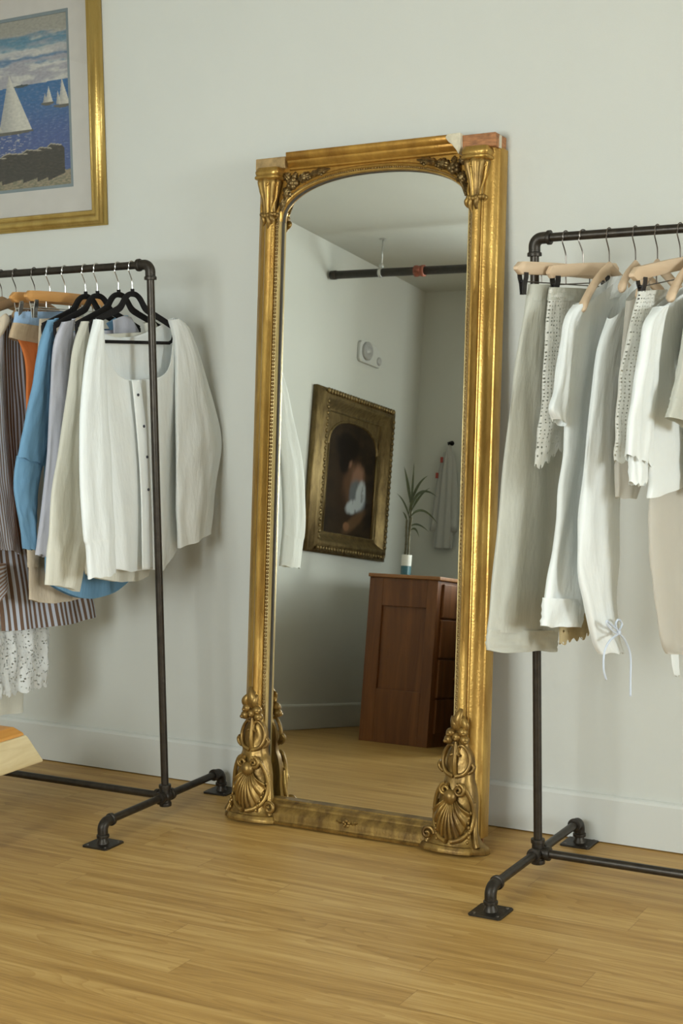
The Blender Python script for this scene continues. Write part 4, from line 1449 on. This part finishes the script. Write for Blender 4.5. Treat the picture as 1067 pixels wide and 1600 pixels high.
def painting(name, parent, fn, place, nu, nv, m):
    """fn(s, t) -> colour of the painted surface, place(s, t) -> point"""
    mb_ = MB()
    mb_.grid(place, nu, nv)
    o_ = mb_.build(name, m, parent, smooth=False)
    ca = o_.data.color_attributes.new('paint', 'FLOAT_COLOR', 'POINT')
    k = 0
    for j in range(nv + 1):
        for i in range(nu + 1):
            c = fn(i / nu, j / nv)
            ca.data[k].color = (c[0], c[1], c[2], 1)
            k += 1
    return o_


def frame_sweep(mb_, corners, prof, out):
    """mitred frame: corners of the inner opening, prof = (outward, height), out = outward unit normal of the picture"""
    n = len(corners)
    cs = [Vector(c) for c in corners]
    R = []
    for i in range(n + 1):
        c = cs[i % n]
        a = (cs[(i + 1) % n] - c).normalized()
        bb = (cs[(i - 1) % n] - c).normalized()
        dg = -(a + bb)
        R.append([c + dg * w + Vector(out) * h for w, h in prof])
    mb_.rings(R, caps=(False, False))


pic = thing('boat_picture', 'framed boat picture in a gold frame with a pale mat, above the left rack', 'picture', (-3.35, -0.004, 1.72))
PX0, PX1, PZ0, PZ1 = -3.79, -2.964, 1.772, 2.455
mb = MB()
fp = [(0, 0.002), (0, 0.016), (0.003, 0.021), (0.008, 0.022), (0.011, 0.018), (0.014, 0.018), (0.018, 0.024), (0.025, 0.030), (0.032, 0.031), (0.037, 0.028), (0.040, 0.022), (0.044, 0.020), (0.047, 0.014), (0.048, 0.002), (0.048, 0.0), (0, 0.0)]
frame_sweep(mb, [(PX0, -0.004, PZ0), (PX1, -0.004, PZ0), (PX1, -0.004, PZ1), (PX0, -0.004, PZ1)], fp, (0, -1, 0))
part(mb, 'picture_frame', M_frameglod, pic)
mx0, mx1, mz0, mz1 = -3.715, -3.040, 1.850, 2.394
mb = MB()
for a, c in (((PX0, PZ0), (PX1, mz0)), ((PX0, mz1), (PX1, PZ1)), ((PX0, mz0), (mx0, mz1)), ((mx1, mz0), (PX1, mz1))):
    mb.box((a[0], -0.0135, a[1]), (c[0], -0.0105, c[1]))
part(mb, 'mat_board', plain('mat_board_paper', (0.56, 0.53, 0.48), 0.8, var=0.03), pic, smooth=False)
mb = MB()
k = 0.010
for a, c in (((mx0, mz0), (mx1, mz0 + k)), ((mx0, mz1 - k), (mx1, mz1)), ((mx0, mz0 + k), (mx0 + k, mz1 - k)), ((mx1 - k, mz0 + k), (mx1, mz1 - k))):
    mb.box((a[0], -0.0125, a[1]), (c[0], -0.0090, c[1]))
part(mb, 'mat_liner', plain('blue_grey_liner', (0.18, 0.225, 0.24), 0.8, var=0.05), pic, smooth=False)


def sea(s_, t):
    # metres from the right edge of the print and height share
    x, v = (1 - s_) * 0.675, t
    n1 = noise.fractal(Vector((x * 12, v * 30, 1.0)), 1.0, 2.0, 5)
    n2 = noise.fractal(Vector((x * 60, v * 160, 4.0)), 1.0, 2.0, 3)
    n3 = noise.noise(Vector((x * 90, v * 90, 8.0)))
    hz = 0.615 - 0.04 * x
    grey, teal, cloud, lilac, deep = lin(158, 155, 143), lin(70, 126, 150), lin(196, 194, 186), lin(160, 158, 163), lin(58, 110, 148)
    if v > hz:
        c = mix(lilac, cloud, sst(-0.2, 0.5, n1))
        c = mix(c, deep, sst(0.03, 0.0, abs(v - 0.755 + 0.03 * n1)) * 0.9)
        c = mix(c, cloud, sst(0.05, 0.0, abs(v - 0.80)) * 0.6)
        c = mix(c, teal, sst(0.05, 0.0, abs(v - 0.855 + 0.04 * n1)) * 0.9)
        c = mix(c, grey, sst(0.86, 0.92, v + 0.03 * n1))
    else:
        d = (hz - v) / hz
        c = mix(lin(38, 98, 148), lin(62, 84, 138), sst(0.05, 0.55, d))
        c = mix(c, lin(120, 132, 160), sst(0.1, 0.7, n2) * 0.55)
        c = mix(c, lin(176, 172, 168), sst(0.15, 0.6, n2) * sst(0.09, 0.02, abs(x - 0.20 - 0.10 * d)) * sst(0.3, 0.5, d))
        if v < 0.10 + 0.10 * sst(0.0, 0.25, x) - 0.02 * n1:
            c = mix(lin(120, 118, 92), lin(150, 134, 108), sst(-0.3, 0.3, n2 + n3 * 0.5))
    # dark shed roofs by the shore
    for k_, (a0, a1, zt) in enumerate(((0.035, 0.105, 0.245), (0.075, 0.150, 0.232), (0.115, 0.21, 0.226), (0.165, 0.30, 0.216), (0.25, 0.42, 0.205))):
        if a0 < x < a1:
            f = (x - a0) / (a1 - a0)
            top = zt + 0.0 * f + (0.02 * f if f < 0.8 else 0.016 - 0.25 * (f - 0.8) * 0.3)
            if 0.05 + 0.035 * (1 - f) < v < top - 0.10 * max(0, 0.2 - f):
                c = mix(lin(42, 37, 29), lin(64, 57, 45), sst(-0.2, 0.6, n2))
                if abs(v - top) < 0.007 and f > 0.15:
                    c = lin(160, 152, 132)

    def sail(cx, base, h, w, lean, col):
        nonlocal c
        f = (v - base) / h
        if 0 < f < 1:
            l = cx + w * 0.5 * (1 - f) + lean * f
            r = cx - w * 0.5 * (1 - f) + lean * f
            if r < x < l:
                c = mix(col, mix(col, lin(110, 112, 118), 0.8), sst(0.2, 1.0, (x - r) / (l - r + 1e-6)) * 0.6 + 0.25 * n2)

    def hull(cx, base, w):
        nonlocal c
        if abs(x - cx) < w / 2 and base - 0.016 + 0.010 * (abs(x - cx) / w * 2) ** 2 < v < base + 0.004:
            c = lin(92, 88, 78)
    white = lin(206, 202, 188)
    sail(0.030, 0.470, 0.150, 0.045, 0.008, white)
    sail(0.052, 0.475, 0.080, 0.022, 0.004, mix(white, lin(150, 150, 140), 0.3))
    hull(0.038, 0.470, 0.070)
    sail(0.092, 0.492, 0.092, 0.032, 0.000, white)
    sail(0.108, 0.492, 0.055, 0.020, 0.000, lin(180, 176, 165))
    hull(0.098, 0.492, 0.052)
    sail(0.235, 0.350, 0.330, 0.140, 0.02, white)
    sail(0.345, 0.360, 0.250, 0.110, 0.02, lin(190, 186, 172))
    hull(0.27, 0.350, 0.22)
    sail(0.55, 0.45, 0.14, 0.05, 0.0, white)
    hull(0.55, 0.45, 0.07)
    if 0.17 < x < 0.24 and abs(v - hz) < 0.008 * (1 - (x - 0.205) ** 2 / 0.0013):
        c = lin(54, 66, 66)
    k_ = 0.92 * (1 + 0.16 * n3 + 0.10 * n2)
    return (c[0] * k_, c[1] * k_, c[2] * k_)


o = painting('print', pic, sea, lambda s_, t: (mx0 + (mx1 - mx0) * s_, -0.0088, mz0 + (mz1 - mz0) * t), 330, 270, vcol_mat('printed_sea_scene', 0.5))
o.location = -pic.location
mgz, ntz, bz = mat('picture_glazing')
_t = nd(ntz, 'ShaderNodeBsdfTransparent')
_g = nd(ntz, 'ShaderNodeBsdfGlossy', i_Roughness=0.03)
_m = nd(ntz, 'ShaderNodeMixShader')
_m.inputs[0].default_value = 0.06
ntz.links.new(_t.outputs[0], _m.inputs[1])
ntz.links.new(_g.outputs[0], _m.inputs[2])
ntz.links.new(_m.outputs[0], ntz.nodes['Material Output'].inputs[0])
mb = MB()
mb.box((PX0, -0.0165, PZ0), (PX1, -0.0150, PZ1))
part(mb, 'glazing', mgz, pic, smooth=False)

# dark portrait on the left wall, seen in the mirror
WX = XL + 0.004
por = thing('portrait_painting', 'dark portrait in a heavy bronze-gilt arched frame, seen in the mirror', 'painting', (WX, -3.34, 0.905))
PY0, PY1, QZ0, QZ1 = -3.815, -2.957, 0.905, 1.752     # outer edges: y and z
fb = 0.150
IY0, IY1, IZ0, IZ1 = PY0 + fb, PY1 - fb, QZ0 + fb * 0.75, QZ1 - fb * 0.75
mb = MB()
fp = [(0, 0.01), (0, 0.022), (0.008, 0.026), (0.014, 0.020), (0.022, 0.026), (0.034, 0.036), (0.048, 0.052), (0.060, 0.060), (0.072, 0.058), (0.080, 0.050), (0.086, 0.048), (0.096, 0.036), (0.104, 0.030), (0.1125, 0.024), (0.1125, 0.0), (0, 0.0)]
mb2 = MB()
cy = [(WX, IY0, IZ0), (WX, IY1, IZ0), (WX, IY1, IZ1), (WX, IY0, IZ1)]
R = []
for i in range(5):
    q = Vector(cy[i % 4])
    sy = -1 if i % 4 in (0, 3) else 1
    sz = -1 if i % 4 in (0, 1) else 1
    R.append([q + Vector((h, sy * w * fb / 0.1125, sz * w)) for w, h in fp])
mb.rings(R, caps=(False, False))
part(mb, 'picture_frame', M_portgold, por)
mb = MB()
n = 26
for i in range(n):
    f = (i + 0.5) / n
    y = PY0 + 0.055 + (PY1 - PY0 - 0.11) * f
    mb.ball((WX + 0.052, y, QZ1 - 0.020), (0.012, 0.013, 0.016), 8)
    mb.ball((WX + 0.052, y, QZ0 + 0.022), (0.010, 0.012, 0.013), 8)
for i in range(24):
    z = QZ0 + 0.06 + (QZ1 - QZ0 - 0.12) * (i + 0.5) / 24
    mb.ball((WX + 0.056, PY0 + 0.066, z), (0.010, 0.014, 0.012), 8)
    mb.ball((WX + 0.056, PY1 - 0.066, z), (0.010, 0.014, 0.012), 8)
part(mb, 'frame_carving', M_portgold, por)
mb = MB()


def arc2(s_, inset=0.0):
    a = PI * s_
    return ((IY0 + IY1) / 2 + (IY1 - IY0 - 2 * inset) / 2 * math.copysign(abs(math.cos(a)) ** 0.85, math.cos(a)) * -1, IZ1 - 0.17 + (0.155 - inset) * abs(math.sin(a)) ** 0.85)


mb.grid(lambda s_, t: (WX + 0.017, (lambda p: p[0] + ((IY0 + (IY1 - IY0) * s_) - p[0]) * t)(arc2(s_, 0.012)), (lambda p: p[1] + (IZ1 - p[1]) * t)(arc2(s_, 0.012))), 48, 4)
mb.rings([[(WX + h, *arc2(i / 48, o_)) for o_, h in ((0.020, 0.012), (0.016, 0.022), (0.009, 0.024), (0.004, 0.018))] for i in range(49)], closed=False, caps=(False, False))
for y in (IY0, IY1 - 0.018):
    mb.box((WX + 0.012, y, IZ0), (WX + 0.023, y + 0.018, IZ1 - 0.165))
part(mb, 'arched_slip', M_portgold, por)


def lady(s_, t):
    """dim interior portrait: s_ runs from the right end of the wall picture to the left as seen in the mirror"""
    n1 = noise.fractal(Vector((s_ * 6, t * 9, 2.0)), 1.0, 2.0, 5)
    n2 = noise.fractal(Vector((s_ * 18, t * 10, 5.0)), 1.0, 2.0, 3)
    c = mix(lin(34, 26, 17), lin(50, 38, 24), sst(-0.4, 0.5, n1))
    c = mix(c, lin(58, 44, 30), sst(0.45, 0.1, math.hypot((s_ - 0.2) * 1.2, t - 0.4)) * 0.5)

    def blob(cx, cz, rx, rz, col, soft=0.35, ang=0.0):
        nonlocal c
        dx, dz = s_ - cx, t - cz
        dx, dz = dx * math.cos(ang) + dz * math.sin(ang), -dx * math.sin(ang) + dz * math.cos(ang)
        d = math.hypot(dx / rx, dz / rz) + 0.10 * n2
        c = mix(c, col, sst(1 + soft * 0.5, 1 - soft * 0.5, d))
    dark, skin, lightskin = lin(24, 16, 10), lin(92, 66, 48), lin(138, 104, 84)
    wht, whs = lin(176, 182, 184), lin(104, 108, 110)
    blob(0.50, 0.36, 0.27, 0.30, lin(52, 38, 25), 0.8)
    blob(0.57, 0.45, 0.21, 0.17, skin, 0.6, 0.5)
    blob(0.64, 0.50, 0.12, 0.10, lightskin, 0.8, 0.6)
    blob(0.44, 0.64, 0.075, 0.07, lightskin, 0.5, 0.3)
    blob(0.42, 0.74, 0.20, 0.12, dark, 0.4)
    blob(0.36, 0.60, 0.10, 0.08, dark, 0.6)
    blob(0.66, 0.34, 0.17, 0.14, whs, 0.4, -0.4)
    blob(0.72, 0.36, 0.09, 0.13, wht, 0.5, -0.3)
    blob(0.58, 0.25, 0.13, 0.06, wht, 0.6, 0.2)
    c = mix(c, lin(84, 84, 84), sst(0.25, 0.5, n2) * 0.5 * sst(1.2, 0.6, math.hypot((s_ - 0.66) / 0.22, (t - 0.31) / 0.17)))
    blob(0.62, 0.12, 0.22, 0.055, lin(94, 70, 48), 0.8, 0.45)
    blob(0.48, 0.075, 0.06, 0.035, lin(128, 92, 66), 0.6)
    return mix(c, lin(24, 18, 12), 0.12)


o = painting('canvas', por, lady, lambda s_, t: (WX + 0.0135, IY1 - (IY1 - IY0) * s_, IZ0 + (IZ1 - IZ0) * t), 150, 170, vcol_mat('old_oil_paint', 0.6))
o.location = -por.location

# ---------------------------------------------------------------- things seen only in the mirror
cab = thing('chest_of_drawers', 'reddish wooden panelled cabinet carrying the plant, seen in the mirror', 'cabinet', (-3.25, -3.25, 0))
cx0, cx1, cy0, cy1, ch = -3.412, -3.045, -3.68, -2.905, 0.79
mb = MB()
mb.box((cx0, cy0, 0.0), (cx1, cy1 - 0.018, ch))
part(mb, 'carcass', M_cabinet, cab, smooth=False)
mb = MB()
e = cy1 - 0.018
for a, c in (((cx0, 0.0), (cx0 + 0.075, ch)), ((cx1 - 0.055, 0.0), (cx1, ch)), ((cx0 + 0.075, 0.655), (cx1 - 0.055, ch)), ((cx0 + 0.075, 0.0), (cx1 - 0.055, 0.255))):
    mb.box((a[0], e, a[1]), (c[0], cy1, c[1]))
part(mb, 'side_frame', M_cabinet, cab, smooth=False, bevel=0.002)
mb = MB()
mb.rings([[(x, y, z) for x, z in ((cx0 + 0.075 + q, 0.255 + q), (cx1 - 0.055 - q, 0.255 + q), (cx1 - 0.055 - q, 0.655 - q), (cx0 + 0.075 + q, 0.655 - q))] for q, y in ((0.0, e + 0.006), (0.012, e + 0.002), (0.012, e))])
part(mb, 'side_panel', M_cabinet, cab, smooth=False)
mb = MB()
mb.box((cx0 - 0.004, cy0 - 0.012, ch), (cx1 + 0.016, cy1 + 0.014, ch + 0.018))
part(mb, 'cabinet_top', M_cabtop, cab, smooth=False, bevel=0.004)
for z0, z1 in ((0.065, 0.225), (0.235, 0.415), (0.425, 0.605), (0.615, 0.775)):
    mb = MB()
    mb.box((cx1, cy0 + 0.03, z0), (cx1 + 0.012, cy1 - 0.05, z1))
    dr = part(mb, 'drawer', M_cabinet, cab, smooth=False, bevel=0.003)
    for q in (0.25, 0.75):
        y = cy0 + 0.03 + (cy1 - cy0 - 0.08) * q
        k = MB().lathe((cx1 + 0.012, y, (z0 + z1) / 2), [(0.006, 0), (0.006, 0.010), (0.013, 0.016), (0.013, 0.022), (0.006, 0.026)], 14, (1, 0, 0)).build('knob', M_cabtop, dr)

PZ = ch + 0.018
pl = thing('potted_bamboo', 'lucky bamboo in a white and teal pot on the cabinet, seen in the mirror', 'plant', (-3.262, -2.985, PZ))
M_pot = plain('white_ceramic', (0.74, 0.74, 0.68), 0.25, var=0.02)
M_teal = plain('teal_glaze', (0.045, 0.145, 0.175), 0.25, var=0.05)
M_leaf = plain('bamboo_leaf', (0.060, 0.075, 0.026), 0.4, var=0.3, scale=40.0)
M_stem = plain('bamboo_stem', (0.10, 0.085, 0.035), 0.45, var=0.25, scale=80.0)
MB().lathe((0, 0, 0), [(0.020, 0), (0.0245, 0.001), (0.0250, 0.046)], 28).build('pot_base', M_teal, pl)
MB().lathe((0, 0, 0.046), [(0.0250, 0), (0.0255, 0.054), (0.0235, 0.054), (0.0230, 0.020)], 28).build('pot_rim', M_pot, pl)
rs = random.Random(11)
for i, (sx, sy, hh, ln) in enumerate(((-0.010, 0.004, 0.20, 0.002), (0.000, -0.006, 0.26, 0.006), (0.009, 0.005, 0.215, 0.004))):
    mb = MB()
    P, rr = [], []
    for k in range(40):
        f = k / 39
        P.append((sx + ln * f + 0.003 * math.sin(f * 5 + i), sy, 0.070 + hh * f))
        rr.append(0.0052 + (0.0014 if k % 8 == 0 else 0))
    mb.tube(P, rr, 10)
    mb.build('stem', M_stem, pl)
leaves = [((0.006, 0, 0.33), (-0.020, 0.0, 0.46), (-0.055, -0.01, 0.535), 0.010), ((0.006, 0, 0.33), (0.006, 0, 0.45), (0.004, 0.0, 0.555), 0.008), ((0.006, 0, 0.33), (0.040, 0.0, 0.46), (0.150, 0.02, 0.385), 0.011),
          ((0.006, 0, 0.31), (0.050, 0.01, 0.40), (0.105, 0.01, 0.43), 0.009), ((0.0, 0, 0.28), (-0.030, 0, 0.37), (-0.080, 0, 0.400), 0.006), ((0.0, 0, 0.28), (0.060, 0, 0.37), (0.155, 0, 0.255), 0.009),
          ((0.010, 0, 0.24), (0.05, 0.01, 0.27), (0.115, 0.01, 0.215), 0.007), ((0.010, 0, 0.22), (0.04, 0, 0.25), (0.060, 0, 0.185), 0.007), ((-0.01, 0, 0.26), (-0.022, 0, 0.30), (-0.04, 0, 0.31), 0.006),
          ((0.0, 0.01, 0.30), (0.03, 0.04, 0.40), (0.065, 0.05, 0.36), 0.009), ((0.0, -0.01, 0.30), (-0.01, -0.04, 0.40), (-0.04, -0.06, 0.36), 0.008), ((0.004, 0.0, 0.35), (0.028, 0.0, 0.46), (0.085, 0.0, 0.49), 0.010)]
for a, m_, c, w in leaves:
    w *= 0.8
    a, m_, c = Vector(a), Vector(m_), Vector(c)

    def lf(q, t, a=a, m_=m_, c=c, w=w):
        p = a * (1 - t) ** 2 + m_ * 2 * t * (1 - t) + c * t * t
        tg = ((m_ - a) * (1 - t) + (c - m_) * t).normalized()
        sd = tg.cross(Vector((0.2, 1, 0.3))).normalized()
        wd = w * min(1, 0.25 + 2.2 * t) * (1 - t ** 2.5)
        x = (q - 0.5) * 2
        return p + sd * x * wd + Vector((0, 1, 0)) * abs(x) * wd * 0.35
    mb = MB()
    mb.grid(lf, 4, 16)
    mb.build('leaf', M_leaf, pl, angle=180, solid=0.0006)

# white box wall alarm
al = thing('wall_alarm', 'white wall plate with a round sounder above the portrait, seen in the mirror', 'alarm', (XL + 0.001, -3.50, 2.0))
mb = MB()
pts = [(-3.615, 1.955), (-3.40, 1.955), (-3.385, 1.97), (-3.385, 2.055), (-3.40, 2.07), (-3.55, 2.07), (-3.615, 2.045)]
mb.rings([[(XL + d, y, z) for y, z in pts] for d in (0.001, 0.020)])
part(mb, 'plate', plain('alarm_plastic', (0.60, 0.61, 0.58), 0.5, var=0.02), al, smooth=False, bevel=0.004)
mb = MB().lathe((XL + 0.020, -3.455, 2.02), [(0.050, 0), (0.050, 0.012), (0.042, 0.018), (0.036, 0.014), (0.020, 0.016), (0.016, 0.024), (0.004, 0.026)], 30, (1, 0, 0))
part(mb, 'sounder', plain('alarm_grey', (0.40, 0.40, 0.39), 0.4, var=0.03), al)
mb = MB().ball((XL + 0.022, -3.60, 1.99), (0.012, 0.024, 0.024), 14)
part(mb, 'lens', plain('alarm_lens', (0.45, 0.45, 0.44), 0.3, var=0.03), al)

# sprinkler pipe under the ceiling
M_sprk = plain('dark_sprinkler_pipe', (0.050, 0.042, 0.034), 0.5, metal=0.4, var=0.2, scale=50.0)
sp = thing('ceiling_pipe', 'dark pipe slung below the ceiling, seen in the mirror', 'pipe', (-3.0, -3.03, 2.33))
part(MB().tube([(-3.83, -3.03, 2.333), (0.6, -3.03, 2.300)], 0.021, 20), 'pipe', M_sprk, sp)
part(MB().lathe((-3.835, -3.03, 2.333), [(0.023, 0.0), (0.024, 0.03), (0.021, 0.032)], 20, (1, 0, 0)), 'end_cap', M_sprk, sp)
mb = MB()
mb.lathe((-3.545, -3.03, 2.331), [(0.0225, -0.008), (0.026, -0.008), (0.026, 0.008), (0.0225, 0.008)], 24, (1, 0, 0))
mb.ball((-3.545, -3.03, 2.365), (0.012, 0.012, 0.014), 12)
mb.tube([(-3.545, -3.03, 2.365), (-3.545, -3.03, HC)], 0.004, 10)
mb.lathe((-3.545, -3.03, HC - 0.006), [(0.016, 0), (0.020, 0.006)], 16)
part(mb, 'hanger_clamp', plain('galvanised_steel', (0.55, 0.55, 0.53), 0.35, metal=0.7, var=0.05), sp)
mb = MB()
mb.lathe((-3.325, -3.03, 2.329), [(0.022, -0.028), (0.029, -0.026), (0.029, -0.012), (0.026, -0.008), (0.026, 0.008), (0.029, 0.012), (0.029, 0.026), (0.022, 0.028)], 22, (1, 0, 0))
for q in (-1, 1):
    mb.box((-3.337, -3.03 + q * 0.030 - 0.008, 2.318), (-3.313, -3.03 + q * 0.030 + 0.008, 2.340))
part(mb, 'coupling', plain('red_oxide_paint', (0.30, 0.085, 0.045), 0.5, var=0.2), sp)

# white garment hanging on the rear wall
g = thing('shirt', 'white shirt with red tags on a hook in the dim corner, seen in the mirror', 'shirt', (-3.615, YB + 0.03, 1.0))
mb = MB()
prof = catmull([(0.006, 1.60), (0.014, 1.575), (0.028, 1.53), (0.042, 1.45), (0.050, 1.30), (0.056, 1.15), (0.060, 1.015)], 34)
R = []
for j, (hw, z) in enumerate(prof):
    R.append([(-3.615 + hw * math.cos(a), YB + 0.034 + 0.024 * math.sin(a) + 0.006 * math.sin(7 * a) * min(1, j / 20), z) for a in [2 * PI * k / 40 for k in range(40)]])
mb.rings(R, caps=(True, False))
part(mb, 'body', M_c_shadedwhite, g)
mb = MB()
for e in (-1, 1):
    P = [(-3.615 + e * (0.022 + 0.042 * (t ** 0.6)), YB + 0.035, 1.56 - 0.45 * t) for t in [i / 12 for i in range(13)]]
    mb.tube(P, [0.010 + 0.010 * min(1, i / 5) for i in range(13)], 14, flat=((0, 1, 0), 0.7))
part(mb, 'sleeves', M_c_shadedwhite, g)
mb = MB()
for p in ((-3.645, 1.515), (-3.668, 1.425)):
    mb.box((p[0] - 0.008, YB + 0.058, p[1] - 0.016), (p[0] + 0.008, YB + 0.062, p[1] + 0.016))
part(mb, 'tag', plain('red_tag', (0.35, 0.05, 0.035), 0.6), g, smooth=False)
hk = thing('wall_hook', 'small black hook holding the white shirt on the rear wall', 'hook', (-3.615, YB, 1.61))
mb = MB()
mb.tube(catmull([(-3.615, YB + 0.001, 1.625), (-3.615, YB + 0.03, 1.620), (-3.615, YB + 0.045, 1.605), (-3.615, YB + 0.052, 1.618)], 14), 0.005, 10)
mb.lathe((-3.615, YB + 0.001, 1.618), [(0.014, 0), (0.014, 0.004), (0.010, 0.006)], 16, (0, 1, 0))
part(mb, 'hook_body', M_velvet, hk)
